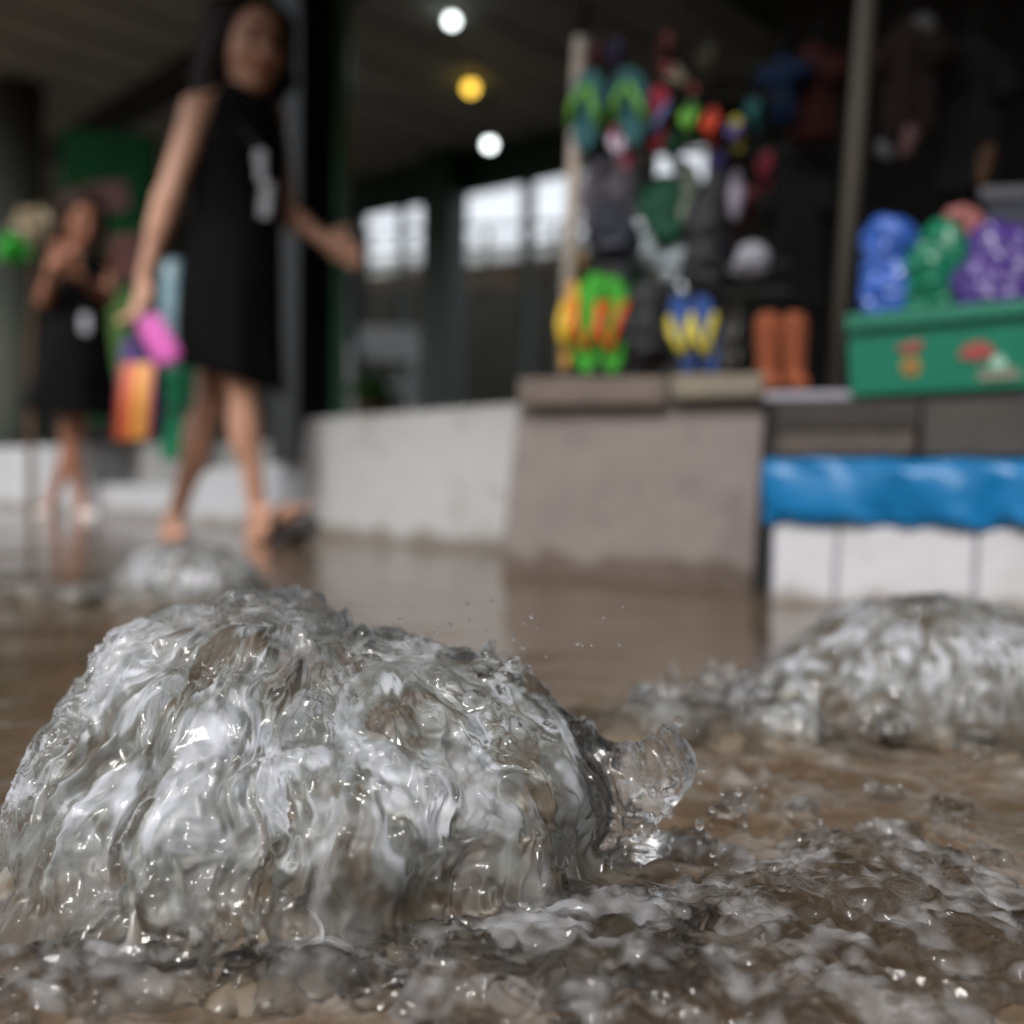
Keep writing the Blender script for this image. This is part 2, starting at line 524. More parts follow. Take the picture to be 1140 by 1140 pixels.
def gush(name, Fd, axis, label, seed, big=0.010, mid=0.0055, streak=0.0032, fine=0.0009, scale=1.0, sub=1, air_bias=0.0, lump_x=0.045, core_x=99.0):
    V, Q = Fd.extract(); V = relax(V, Q, 3)
    axis = np.array(axis, float)
    xs = Fd.lo[0] + Fd.res * np.arange(Fd.n[0]); cut = 0.03 * np.clip((xs - core_x) / 0.02, 0, 1)[:, None, None]
    Fd.d += 0.009 * scale + cut
    Vc, Qc = Fd.extract(); Fd.d -= 0.009 * scale + cut
    n = normals(V, Q)
    V = V + n * (big * scale * (0.75 * noise(V / (0.062 * scale), seed) + 0.5 * noise(V / (0.034 * scale), seed + 1)))[:, None]
    # ragged foot: the fall breaks into lobes where it meets the flood
    def foot(P, nn):
        k = np.clip(1 - P[:, 2] / (0.055 * scale), 0, 1) ** 1.3
        q = P * [1, 1, 0.35]
        lob = 0.024 * noise(q / (0.055 * scale), seed + 51) + 0.018 * noise(q / (0.026 * scale), seed + 52) + 0.009 * noise(q / (0.012 * scale), seed + 53) + 0.001 + 0.030 * k ** 3
        hn = nn * [1, 1, 0.1]
        return P + hn * (lob * k * scale)[:, None]
    V = foot(V, normals(V, Q)); V = relax(V, Q, 1)
    if sub:
        V, Q = subdivide(V, Q); V = relax(V, Q, 1)
    n = normals(V, Q)
    d = V - axis; r = np.hypot(d[:, 0], d[:, 1]); ph = np.arctan2(d[:, 1], d[:, 0])
    s = np.sqrt(r ** 2 + d[:, 2] ** 2)
    sc = scale
    warp = np.stack([noise(V / (0.03 * sc), seed + 5), noise(V / (0.03 * sc) + 9, seed + 6), noise(V / (0.03 * sc) + 19, seed + 7)], 1)
    w2 = np.stack([noise(V / (0.011 * sc), seed + 8), noise(V / (0.011 * sc) + 9, seed + 9), noise(V / (0.011 * sc) + 19, seed + 10)], 1)
    # flow coordinates: narrow across, long down the fall
    ph2 = ph + 0.09 * warp[:, 0] + 0.016 * w2[:, 0]
    kk = 0.15 * sc
    s2 = s + sc * (0.012 * warp[:, 1] + 0.004 * w2[:, 1])
    def flow(across, along):
        return np.stack([np.cos(ph2) * kk / (across * sc), np.sin(ph2) * kk / (across * sc), s2 / (along * sc)], 1)
    def sharp(x):
        return np.clip(x, 0, 1) ** 1.7 + 0.25 * np.clip(x, -1, 0)
    fall = np.clip((r - 0.03 * sc) / (0.10 * sc), 0, 1)
    lumpy = np.clip((V[:, 0] - axis[0] - lump_x) / (0.07 * sc) + 0.9 * noise(V / (0.05 * sc), seed + 41), 0, 1)
    lumpy = np.maximum(lumpy, 1 - np.clip((r - 0.035 * sc) / (0.055 * sc), 0, 1))
    froth = np.clip(0.55 + 1.3 * noise(flow(0.07, 0.07), seed + 17) + 0.6 * noise(V / (0.03 * sc), seed + 18), 0.08, 1.25) * (1 - 0.65 * lumpy)
    a = mid * sc * sharp(ridge(V / (0.030 * sc) + 0.7 * warp, seed + 11)) * (1.0 - 0.45 * fall + 0.45 * lumpy)
    a += mid * 0.6 * sc * lumpy * sharp(ridge(V / (0.016 * sc) + 0.8 * warp, seed + 19))
    a += mid * 0.9 * sc * sharp(ridge(flow(0.030, 0.060), seed + 12)) * (0.45 - 0.15 * fall)
    a += streak * 1.1 * sc * sharp(ridge(flow(0.0115, 0.020), seed + 13)) * (0.02 + fall) * froth
    a += streak * 0.6 * sc * sharp(ridge(flow(0.0050, 0.010), seed + 14)) * (0.02 + fall) * froth
    a += fine * 2.0 * sc * sharp(ridge(V / (0.0125 * sc) + 0.6 * warp, seed + 15)) * (0.9 - 0.6 * fall) * (0.1 + froth)
    a += fine * 0.5 * sc * ridge(V / (0.0052 * sc) + 0.5 * w2, seed + 16) * np.clip(froth - 0.35, 0, 1)
    a = a * np.clip(0.30 + V[:, 2] / (0.045 * sc), 0.25, 1) * np.clip(1.25 - (V[:, 0] - axis[0]) / (0.19 * sc), 0.6, 1)
    V = V + n * (a - a.mean())[:, None]
    V = relax(V, Q, 1, 0.3)
    o = mesh(name, V, Q, M_GUSH, smooth=True, label=label, cat='water gush', group='water gushes welling out of the flooded drain', kind='thing')
    # bubbles carried in the water: long patches along the fall
    air = -0.05 + 0.55 * noise(flow(0.030, 0.055), seed + 21) + 0.5 * noise(V / (0.045 * sc), seed + 22) \
        + 0.45 * noise(flow(0.009, 0.03), seed + 23) + 0.25 * noise(V / (0.006 * sc), seed + 24) + 0.25 * (froth - 0.5) + air_bias
    air *= np.clip((V[:, 2] + 0.004) / (0.05 * sc), 0.12, 1)
    set_attr(o, 'air', np.clip(air, 0, 1))
    va = o.data.attributes.new('flow', 'FLOAT_VECTOR', 'POINT'); va.data.foreach_set('vector', flow(0.0042, 0.011).astype(np.float32).ravel())
    # froth inside
    Vc = relax(Vc, Qc, 2)
    if sub: Vc, Qc = subdivide(Vc, Qc); Vc = relax(Vc, Qc, 1)
    nc = normals(Vc, Qc)
    Vc = Vc + nc * (big * sc * (0.75 * noise(Vc / (0.062 * sc), seed) + 0.5 * noise(Vc / (0.034 * sc), seed + 1)))[:, None]
    Vc = foot(Vc, nc)
    dc = Vc - axis; pc = np.arctan2(dc[:, 1], dc[:, 0]) + 0.12 * noise(Vc / (0.03 * sc), seed + 31)
    s_c = np.linalg.norm(dc, axis=1) + 0.01 * sc * noise(Vc / (0.03 * sc), seed + 32)
    def fc(across, along): return np.stack([np.cos(pc) * kk / (across * sc), np.sin(pc) * kk / (across * sc), s_c / (along * sc)], 1)
    lump = np.clip((Vc[:, 0] - axis[0] - lump_x) / (0.07 * sc) + 0.9 * noise(Vc / (0.05 * sc), seed + 41), 0, 1)
    lump = np.maximum(lump, 1 - np.clip((np.hypot(dc[:, 0], dc[:, 1]) - 0.035 * sc) / (0.055 * sc), 0, 1))
    streaks = ridge(fc(0.022, 0.045), seed + 33) * (1 - 0.7 * lump)
    Vc = Vc + nc * (sc * (0.006 * streaks + 0.003 * ridge(fc(0.010, 0.02), seed + 34) - 0.003))[:, None]
    co_ = mesh('froth', Vc, Qc, M_FROTH, o, smooth=True)
    ca = 0.40 + 0.38 * noise(fc(0.030, 0.05), seed + 35) + 0.30 * noise(Vc / (0.05 * sc), seed + 36) + (1 - 0.8 * lump) * (0.60 * noise(fc(0.0100, 0.015), seed + 37) + 0.45 * noise(fc(0.0045, 0.0075), seed + 38)) * (0.55 + 0.9 * np.clip(noise(fc(0.05, 0.05), seed + 42) + .3, 0, 1)) + lump * (0.45 * noise(Vc / (0.016 * sc) + 0.5 * noise(Vc / (.02 * sc), seed + 43)[:, None], seed + 39) + 0.3 * noise(Vc / (0.007 * sc), seed + 40) - 0.06) + 0.12 * streaks + air_bias * .5
    ca *= np.clip(0.12 + (Vc[:, 2]) / (0.055 * sc), 0.10, 1)
    set_attr(co_, 'air', np.clip(ca, 0, 1))
    GUSHES.append(o)
    return o


# nearest gush
Fd = Field((-0.34, 0.34, -0.02), (0.15, 0.76, 0.19), 0.0021)
px_ell(Fd, 285, 905, 215, 200, D1, 0.125, 0.02)
px_ell(Fd, 138, 1005, 100, 205, D1 - 0.02, 0.10, 0.03, 0.22)
px_ell(Fd, 275, 762, 118, 78, D1 - 0.005, 0.07, 0.03)
px_ell(Fd, 198, 808, 104, 104, D1 - 0.005, 0.08, 0.03)
px_ell(Fd, 152, 915, 88, 120, D1 - 0.01, 0.09, 0.03)
px_ell(Fd, 430, 870, 150, 155, D1 - 0.02, 0.11, 0.02)
px_ell(Fd, 545, 900, 115, 165, D1 - 0.015, 0.09, 0.018)
px_ell(Fd, 610, 880, 52, 75, D1 - 0.03, 0.045, 0.014)
px_ell(Fd, 470, 985, 150, 110, D1 - 0.07, 0.05, 0.02)
px_ell(Fd, 260, 1010, 230, 110, D1 - 0.05, 0.07, 0.03)
px_ell(Fd, 590, 1010, 100, 70, D1 - 0.04, 0.06, 0.02)
# the tongue thrown out to the right
Fd.cone(at_y(640, 850, D1 - 0.04), at_y(690, 862, D1 - 0.05), 0.010, 0.007, 0.012)
Fd.cone(at_y(690, 862, D1 - 0.05), at_y(738, 852, D1 - 0.05), 0.007, 0.008, 0.008)
Fd.ell(at_y(738, 846, D1 - 0.05), (0.0095, 0.0085, 0.0115), None, 0.006)
Fd.cone(at_y(738, 860, D1 - 0.05), at_y(728, 895, D1 - 0.05), 0.008, 0.006, 0.006)
Fd.cone(at_y(695, 870, D1 - 0.05), at_y(672, 960, D1 - 0.05), 0.009, 0.009, 0.012)
Fd.cone(at_y(655, 900, D1 - 0.05), at_y(640, 1000, D1 - 0.06), 0.012, 0.016, 0.015)
Fd.ell(at_y(690, 935, D1 - 0.05), (0.014, 0.012, 0.010), None, 0.008)
rr = random.Random(5)
def settle(Fd, px, py):
    """first point of the field's surface along the ray of a pixel"""
    d = ray(px, py); d = d / d[1]
    for y in np.arange(Fd.lo[1] + 0.01, Fd.lo[1] + 0.4, Fd.res * 0.5):
        p = CAM + d * y; i = np.round((p - Fd.lo) / Fd.res).astype(int)
        if np.all(i >= 0) and np.all(i < Fd.n) and Fd.d[tuple(i)] < 0: return p
    return None


spots = []
for i in range(170):     # beads and blisters on the face of the fall, thickest at the right
    px = rr.uniform(40, 690) if i < 60 else rr.gauss(590, 70); py = rr.uniform(700, 1010)
    p = settle(Fd, px, py)
    if p is not None: spots.append((p, rr.uniform(0.0025, 0.0065)))
for p, r_ in spots: Fd.ell(p, (r_, r_, r_ * rr.uniform(1, 1.8)), None, 0.004)
for i in range(18):      # low skirt where the fall meets the flood
    px = rr.uniform(-40, 690); py = rr.uniform(1020, 1085)
    c = on_z(px, py)
    if px < 120: continue
    Fd.ell((c[0], c[1], -0.002), (rr.uniform(0.015, 0.04), rr.uniform(0.012, 0.026), rr.uniform(0.005, 0.010)), None, 0.014)
g1 = gush('water_gush', Fd, tuple(at_y(330, 720, D1)), 'largest clear water gush in front, a frothing dome with a tongue thrown to its right', 40, core_x=float(at_y(630, 850, D1 - 0.05)[0]))

# gush at the right
D2 = 0.92
Fd = Field((0.05, 0.74, -0.02), (0.62, 1.14, 0.16), 0.003)
px_ell(Fd, 1010, 800, 140, 130, D2, 0.10, 0.02)
px_ell(Fd, 1100, 800, 110, 110, D2, 0.09, 0.02)
px_ell(Fd, 1070, 780, 120, 108, D2, 0.09, 0.02)
px_ell(Fd, 950, 785, 78, 96, D2, 0.08, 0.02)
px_ell(Fd, 920, 790, 75, 70, D2 - 0.02, 0.06, 0.02)
for i in range(16):
    px = rr.uniform(700, 880); px_ell(Fd, px, rr.uniform(795, 835), rr.uniform(24, 48), rr.uniform(14, 30), D2 - rr.uniform(0.0, 0.1), rr.uniform(0.016, 0.03), 0.014)
for i in range(70):
    px = rr.gauss(800, 60); py = rr.uniform(745, 830)
    px_ell(Fd, px, py + 10, rr.uniform(5, 14), rr.uniform(6, 16), D2 - rr.uniform(0.0, 0.1), rr.uniform(0.005, 0.011), 0.012)
for i in range(30):
    px = rr.uniform(860, 1180); py = rr.uniform(800, 850)
    px_ell(Fd, px, py, rr.uniform(10, 26), rr.uniform(8, 18), D2 - rr.uniform(0.06, 0.13), rr.uniform(0.008, 0.016), 0.012)
g2 = gush('water_gush', Fd, tuple(at_y(1030, 690, D2)), 'blurred clear water gush in front of the white tiled plinth', 70, scale=0.8, streak=0.0020, big=0.006)

# gush at the back left
D3 = 1.62
Fd = Field((-0.9, 1.35, -0.02), (-0.28, 1.95, 0.16), 0.0045)
px_ell(Fd, 215, 660, 78, 52, D3, 0.09, 0.02)
px_ell(Fd, 185, 655, 50, 42, D3, 0.07, 0.02)
px_ell(Fd, 255, 670, 40, 44, D3, 0.06, 0.02)
for i in range(26):
    px = rr.uniform(0, 150); py = rr.uniform(660, 690) - (6 if 60 < px < 120 else 0)
    px_ell(Fd, px, py, rr.uniform(9, 20), rr.uniform(7, 15), D3 + rr.uniform(-0.05, 0.05), rr.uniform(0.012, 0.02), 0.012)
g3 = gush('water_gush', Fd, tuple(at_y(215, 610, D3)), 'small blurred water gush by the feet of the walking woman', 90, scale=0.9, sub=0, air_bias=0.1)

# ------------------------------------------------------------------ the flood, one sheet out to the horizon
ra = [0.16 * (0.36 / 0.16) ** (i / 20) for i in range(20)]
r0 = 0.36
while r0 < 1.3: ra.append(r0); r0 *= 1.0030
while r0 < 5: ra.append(r0); r0 *= 1.008
while r0 < 140: ra.append(r0); r0 *= 1.09
ra = np.array(ra)
fine = np.linspace(-0.56, 0.56, 420)
rest = np.linspace(0.56, 2 * math.pi - 0.56, 90)[1:-1]
an = np.concatenate([fine, rest])
RR, AA = np.meshgrid(ra, an, indexing='ij')
X = (RR * np.sin(AA)).ravel(); Y = (RR * np.cos(AA)).ravel()
C1 = at_y(330, 980, D1 - 0.02); C2 = at_y(1010, 800, D2); C3 = at_y(215, 660, D3)


def near(x, y, c, r):
    return np.exp(-(((x - c[0]) ** 2 + (y - c[1]) ** 2) / (r * r)))


P2 = np.stack([X, Y, 0 * X], 1)
far = np.clip(1.6 / np.hypot(X, Y), 0, 1)
CH = on_z(860, 1060)                                 # choppy patch at the front right
chop = np.clip(near(X, Y, CH, 0.15) + 0.8 * near(X, Y, on_z(700, 1100), 0.10) + 0.9 * near(X, Y, C1, 0.21) + 0.8 * near(X, Y, C2, 0.22) + 0.6 * near(X, Y, C3, 0.28)
               + 0.5 * near(X, Y, on_z(760, 930), 0.16) + 0.6 * near(X, Y, on_z(980, 920), 0.2), 0, 1.2)
calm = np.clip(1 - 1.2 * near(X, Y, on_z(120, 1060), 0.035), 0.15, 1)
chop = chop * calm
wx = np.stack([noise(P2 / 0.05, 201), noise(P2 / 0.05 + 7, 202), 0 * X], 1)
Z = 0.0035 * noise(P2 * [4.0, 7.0, 1], 203) + 0.0022 * noise(P2 * [9, 16, 1], 204) * far
d1 = np.hypot(X - C1[0], Y - C1[1]); d2 = np.hypot(X - C2[0], Y - C2[1])
Z += 0.0016 * np.sin(d1 / 0.0085 + 3.0 * wx[:, 0]) * np.exp(-np.abs(d1 - 0.2) / 0.10)
Z += 0.0014 * np.sin(d2 / 0.009 + 3.0 * wx[:, 1]) * np.exp(-np.abs(d2 - 0.17) / 0.10)
cz = 0.0050 * (ridge(P2 / 0.045 + 0.6 * wx, 205) - 0.3) + 0.0055 * (ridge(P2 / 0.019 + 0.5 * wx, 206) - 0.3) \
    + (1 - 0.75 * near(X, Y, CH, 0.16)) * (0.0030 * (ridge(P2 / 0.0095 + 0.5 * wx, 207) - 0.3) + 0.0008 * noise(P2 / 0.0045, 208))
patch = np.clip(0.55 + 0.9 * noise(P2 / 0.085, 209), 0.12, 1.3)
Z += cz * chop * patch * np.clip(2.2 - np.hypot(X, Y), 0.3, 1)
Z[np.hypot(X, Y) < 0.30] *= 0.3
nr, na = RR.shape
I = np.arange(nr * na).reshape(nr, na)
Qw = np.stack([I[:-1].ravel(), np.roll(I, -1, 1)[:-1].ravel(), np.roll(I, -1, 1)[1:].ravel(), I[1:].ravel()], 1)
Qw = Qw[:, ::-1]
Vw = np.stack([X, Y, Z], 1)
water = mesh('water', Vw, Qw, M_FLOOD, smooth=True, label='muddy brown flood water covering the street', kind='structure', recalc=False)
foam = np.clip((cz / 0.009 + 0.7 * noise(P2 / 0.03, 211) - 0.2) * chop * patch, 0, 1) * 0.58
set_attr(water, 'foam', foam)
g = G(); g.hexa([(-60, -60, -0.16), (60, -60, -0.16), (60, 60, -0.16), (-60, 60, -0.16)], (0, 0, -0.05))
g.build('road', mat('wet_asphalt', (0.05, 0.05, 0.05), 0.5), label='street surface under the flood', kind='structure')

# ------------------------------------------------------------------ splashes and flying drops
Fd = Field((-0.24, 0.36, -0.012), (0.34, 0.74, 0.06), 0.002)
for px, py in ((1050, 912), (1062, 908), (1092, 960), (1078, 985), (1040, 975), (820, 905), (835, 990), (800, 960), (985, 890), (900, 900), (1110, 1005), (760, 935), (920, 950), (880, 985), (1000, 935)):
    for j in range(4):
        c = on_z(px + rr.gauss(0, 12), py + rr.gauss(0, 5)); r_ = rr.uniform(0.003, 0.007)
        Fd.ell((c[0], c[1], rr.uniform(-0.001, 0.003)), (r_ * 1.5, r_ * 0.9, r_ * 0.8), None, 0.008)
for j in range(16):
    c = on_z(968 + rr.gauss(0, 16), 1035 + rr.gauss(0, 8)); t = rr.random()
    Fd.ell((c[0], c[1], 0.004 + 0.016 * t), (0.008 - 0.004 * t, 0.006, 0.007 - 0.003 * t), None, 0.008)
for i in range(150):
    px = rr.gauss(800, 170); py = rr.gauss(1090, 44)
    if rr.random() < 0.25: px, py = rr.gauss(965, 28), rr.gauss(1010, 26)
    c = on_z(px, py)
    if not 0.38 < c[1] < 0.6: continue
    Fd.ell((c[0], c[1], rr.uniform(-0.003, 0.002)), (rr.uniform(0.008, 0.024), rr.uniform(0.006, 0.016), rr.uniform(0.003, 0.0065)), None, 0.018)
for i in range(18):
    c = on_z(rr.gauss(60, 70), rr.gauss(1105, 18))
    if c[1] > 0.375: Fd.ell((c[0], c[1], rr.uniform(-0.003, 0.001)), (rr.uniform(0.008, 0.02), rr.uniform(0.004, 0.008), rr.uniform(0.002, 0.004)), None, 0.014)
for i in range(22):
    c = on_z(rr.uniform(150, 700), rr.gauss(1075, 16))
    Fd.ell((c[0], c[1], rr.uniform(-0.003, 0.001)), (rr.uniform(0.008, 0.02), rr.uniform(0.004, 0.008), rr.uniform(0.002, 0.004)), None, 0.014)
for i in range(60):
    px = rr.gauss(840, 130); py = rr.gauss(1070, 45); c = on_z(px, py)
    if not 0.38 < c[1] < 0.6: continue
    Fd.ell((c[0], c[1], rr.uniform(0.002, 0.009)), (rr.uniform(0.003, 0.007), rr.uniform(0.003, 0.006), rr.uniform(0.003, 0.007)), None, 0.006)
V, Q = Fd.extract(); V = relax(V, Q, 2); V, Q = subdivide(V, Q); n = normals(V, Q)
wv = np.stack([noise(V / 0.02, 301), noise(V / 0.02 + 5, 302), noise(V / 0.02 + 11, 303)], 1)
V = V + n * (0.0048 * np.clip(ridge(V / [0.026, 0.017, 0.02] + 0.9 * wv, 304), -.3, 1) + 0.0020 * np.clip(ridge(V / [0.012, 0.008, 0.009] + 0.9 * wv, 305), -.2, 1) + 0.0005 * noise(V / 0.004, 306) - 0.0018)[:, None]
V = relax(V, Q, 1, 0.3)
o = mesh('splash', V, Q, M_GUSH, smooth=True, label='low choppy splash with no dome at the front right of the flood', cat='splash', kind='stuff')
set_attr(o, 'air', np.clip(0.05 + 0.6 * noise(V / 0.026 + 0.5 * wv, 307) + 0.35 * noise(V / 0.008, 308), 0, 1))
va = o.data.attributes.new('flow', 'FLOAT_VECTOR', 'POINT'); va.data.foreach_set('vector', (V / [0.006, 0.003, 0.004]).astype(np.float32).ravel())

g = G()
drops = [(905, 940, 9, .56), (600, 768, 4, .6), (650, 800, 4, .6), (770, 840, 5, .6), (745, 905, 5, .58), (978, 1012, 6, .54), (1020, 1050, 4, .52),
         (935, 1000, 5, .54), (560, 640 + 90, 3, .62), (980, 955, 4, .6), (1050, 940, 5, .62), (1110, 960, 4, .62), (700, 985, 5, .55), (880, 905, 4, .62)]
for i in range(34):
    drops.append((rr.gauss(735, 45), rr.gauss(890, 50), rr.choice((1.5, 2, 2.5, 3, 4, 5.5)), rr.uniform(.48, .56)))
for i in range(30):
    drops.append((rr.uniform(380, 700), rr.gauss(690, 22) + abs(rr.gauss(0, 20)), rr.choice((1.2, 1.8, 2.5, 3)), rr.uniform(.50, .58)))
for i in range(70):
    drops.append((rr.uniform(640, 1130), rr.uniform(870, 1010), rr.uniform(1.2, 3.6), rr.uniform(.52, .66)))
for i in range(40):
    drops.append((rr.gauss(780, 60), rr.uniform(735, 800), rr.uniform(1.5, 4.5), rr.uniform(.84, .95)))
for i in range(30):
    drops.append((rr.uniform(600, 1000), rr.uniform(1000, 1090), rr.uniform(1.2, 3.0), rr.uniform(.46, .53)))
for px, py, r_, y_ in drops:
    c = at_y(px, py, y_)
    if c[2] < 0.004: c = on_z(px, py) + np.array([0, 0, 0.002])
    s = r_ * c[1] / F
    g.ball(c, (s, s, s * rr.uniform(0.95, 1.35)), 14, 9)
o = g.build('spray_droplets', M_GUSH, smooth=True, label='loose water droplets thrown up around the gushes', cat='droplets', kind='stuff')
set_attr(o, 'air', np.full(len(o.data.vertices), 0.05))

# ------------------------------------------------------------------ the arcade behind the flood


def fp(s, n, z):
    return FP.o + FP.e * s + FP.n * n + np.array([0, 0, z])


def fbox(g, s0, s1, n0, n1, z0, z1):
    return g.hexa([fp(s0, n0, z0), fp(s1, n0, z0), fp(s1, n0, z1), fp(s0, n0, z1)], FP.n * (n1 - n0))


def s_at(px, py, plane):
    return float(np.dot(plane.hit(px, py) - FP.o, FP.e))


M_CEIL = mat('grey_soffit', lin(160, 163, 156), 0.7, 0.12, 2)
M_DARK = mat('dark_green_paint', lin(24, 50, 37), 0.4, 0.25, 4)
M_BLACK = mat('black_paint', lin(26, 27, 28), 0.4, 0.2, 6)
M_CONC = mat('pale_concrete', lin(190, 190, 190), 0.75, 0.10, 5, 0.25, 60, dirt=lin(120, 114, 106), dirt_scale=5, dirt_amt=0.7, wet=0.02)
M_CONCW = mat('white_concrete', lin(196, 198, 202), 0.75, 0.08, 5, 0.25, 60, dirt=lin(150, 146, 140), dirt_scale=5, dirt_amt=0.6, wet=0.015)
M_CONC2 = mat('stained_concrete', lin(165, 165, 164), 0.8, 0.14, 5, 0.3, 50, dirt=lin(95, 90, 84), dirt_scale=4, dirt_amt=0.7, wet=0.03)
M_GREYC = mat('dull_concrete', lin(120, 120, 114), 0.85, 0.2, 3, 0.3, 40)
M_PANEL = mat('grey_brown_panel', lin(138, 127, 123), 0.8, 0.13, 6, 0.35, 90, dirt=lin(86, 80, 74), dirt_scale=5, dirt_amt=0.75, wet=0.035)
M_FLOOR = mat('tiled_floor', lin(110, 108, 104), 0.5, 0.15, 4)

ar = thing('arcade_building', fp(1.0, 1.5, -0.1), 'dim open shopping arcade with dark green pillars and grey ceiling behind the flood', 'building')
SL, SR = -9.0, 5.2
HC = 2.35
sM = s_at(332, 560, FP); nL = max(float(np.dot(LP.hit(x, 560) - FP.o, FP.n)) for x in (-60, 0, 332)) + 0.16
fbox(G(), sM, SR, 0.28, 3.6, -0.14, 0.22).build('floor', M_FLOOR, ar)
fbox(G(), SL, sM - 0.002, nL, 3.6, -0.14, 0.22).build('floor', M_FLOOR, ar)
g = G(); fbox(g, SL, SR, -0.55, 3.7, HC, HC + 0.12); g.build('ceiling', M_CEIL, ar)
g = G()
for k in range(26):        # seams of the ceiling sheets
    s = SL + 0.35 + k * 0.42
    fbox(g, s, s + 0.035, -0.5, 3.35, HC - 0.012, HC - 0.003)
g.build('ceiling_batten', mat('grey_batten', lin(142, 145, 139), 0.7), ar)
sA = s_at(386, 300, BP); sB = s_at(782, 300, BP)
g = G(); M_DKWALL = mat('dark_grey_wall', lin(58, 60, 57), 0.8, 0.2, 2)  # the back wall's own dark grey
for a_, b_ in ((SL, sA), (sB, SR)): fbox(G(), a_, b_, 3.4, 3.6, 0.222, HC - 0.003).build('back_wall', M_DKWALL, ar)
zh = BP.hit(400, 238)[2]
g = G(); fbox(g, sA + 0.002, sB - 0.002, 3.36, 3.5, zh, HC - 0.003)
g.build('lintel', M_DARK, ar)
for x0, x1 in ((491, 523),):
    a, b = s_at(x0, 300, BP), s_at(x1, 300, BP)
    fbox(G(), a, b, 3.2, 3.38, 0.222, HC - 0.003).build('pillar', M_DARK, ar, bevel=0.01)
for x0, x1 in ((443, 447), (580, 588), (655, 662), (716, 722)):
    a, b = s_at(x0, 300, BP), s_at(x1, 300, BP)
    fbox(G(), a, b, 3.4, 3.46, 0.222, zh - 0.002).build('mullion', M_DARK, ar)
# dark post and round green column at the shop front
pl = FP.moved(0.12)
a = pl.hit(335, 505); a0 = pl.hit(318, 490); a1 = pl.hit(350, 490)
wd = np.linalg.norm(a1 - a0)
g = G(); g.box((a[0], a[1], 1.28), FP.e * wd / 2, FP.n * 0.07, (0, 0, 1.065)); g.build('post', M_BLACK, ar, bevel=0.008)
c = FP.moved(0.38).hit(366, 455)
g = G(); g.tube([(c[0], c[1], 0.222), (c[0], c[1], 0.34), (c[0], c[1], 0.36), (c[0], c[1], HC - 0.003)], [0.085, 0.085, 0.064, 0.064], 24)
g.build('column', mat('dark_green_gloss', lin(120, 180, 142), 0.25, 0.15, 3), ar, smooth=True)
# beam crossing under the ceiling on the left
p0 = on_z(60, 172, HC - 0.08); p1 = on_z(300, 28, HC - 0.08)
d = (p1 - p0) / np.linalg.norm(p1 - p0); sd_ = np.cross(d, [0, 0, 1])
g = G(); m_ = (p0 + p1) / 2 + d * 0.4; g.box(m_, d * (np.linalg.norm(p1 - p0) / 2 + 0.4), sd_ * 0.05, (0, 0, 0.075)); g.build('beam', M_BLACK, ar)
# end walls
for a_ in (SL - 0.12, SR): fbox(G(), a_, a_ + 0.12, -0.5, 3.6, -0.14, HC - 0.003).build('end_wall', M_GREYC, ar)
# awning over the shop fronts, unseen, added to shade heads and upper goods
sW = s_at(165, 500, FP)
G().hexa([fp(sW, -1.3, 1.94), fp(SR, -1.3, 1.86), fp(SR, -0.56, 2.10), fp(sW, -0.56, 2.10)], (0, 0, 0.04)).build('shade_awning', M_GREYC, ar)
G().hexa([fp(sW, -0.558, 2.10), fp(SR, -0.558, 2.10), fp(SR, -0.558, HC + 0.1), fp(sW, -0.558, HC + 0.1)], FP.n * 0.005).build('fascia', M_DARK, ar)
# left: pale round concrete column
c = at_y(20, 480, 6.3)
g = G(); g.tube([(c[0], c[1], -0.14), (c[0], c[1], HC - 0.004)], [0.14, 0.14], 24); g.build('concrete_column', mat('dim_concrete', lin(82, 86, 78), .85, .2, 3), ar, smooth=True)
# upper storey: keeps the sky off the arcade
g = G(); fbox(g, SL, SR, 0.0, 3.7, HC + 0.123, 6.5); g.build('upper_storey', M_GREYC, ar)

sG = s_at(352, 300, FP)
G().hexa([fp(sG, 0.5, HC - 0.03), fp(SR, 0.5, HC - 0.03), fp(SR, 3.34, HC - 0.03), fp(sG, 3.34, HC - 0.03)], (0, 0, 0.015)).build('ceiling_dark_sheet', mat('green_black_panel', lin(58, 74, 62), .5, .2, 1.5), ar)  # thin sheet added for the darker green tone of the mid ceiling
# ceiling lamps
lamp = None
M_LW = mat('white_lamp_glow', (0.9, 0.9, 0.9), 0.4, 0.0, emit=(0.92, 1.0, 0.98, 5.0))
M_LY = mat('yellow_lamp_glow', (0.9, 0.7, 0.2), 0.4, 0.0, emit=(1.0, 0.62, 0.08, 2.4))
for (px, py, z, y, col, lab, r_) in ((503, 23, HC, 0, M_LW, 'white ceiling lamp highest in the arcade, above the yellow one', 0.026), (355, 100, HC, 0, M_LW, 'white ceiling lamp just right of the dark post', 0.026),
                             (545, 161, 2.1, 0, M_LW, 'white hanging lamp lowest of the row, over the bright opening', 0.028), (524, 98, HC, 0, M_LY, 'yellow glowing ceiling lamp among the white ones', 0.036)):
    c = on_z(px, py, z - 0.05)
    t = thing('ceiling_lamp', (c[0], c[1], z), lab, 'lamp', 'lamps under the arcade ceiling')
    g = G(); g.ball(c, (r_, r_, r_), 16, 10); g.build('bulb', col, t, smooth=True)
    g = G(); g.tube([(c[0], c[1], z - 0.003), (c[0], c[1], c[2] + r_ * 0.7)], [r_ * 1.15, r_ * 0.9], 16); g.build('lamp_base', M_BLACK, t, smooth=True)
    if z < HC - 0.1:
        g = G(); g.tube([(c[0], c[1], HC - 0.003), (c[0], c[1], z - 0.004)], 0.006, 8); g.build('lamp_rod', M_BLACK, t)

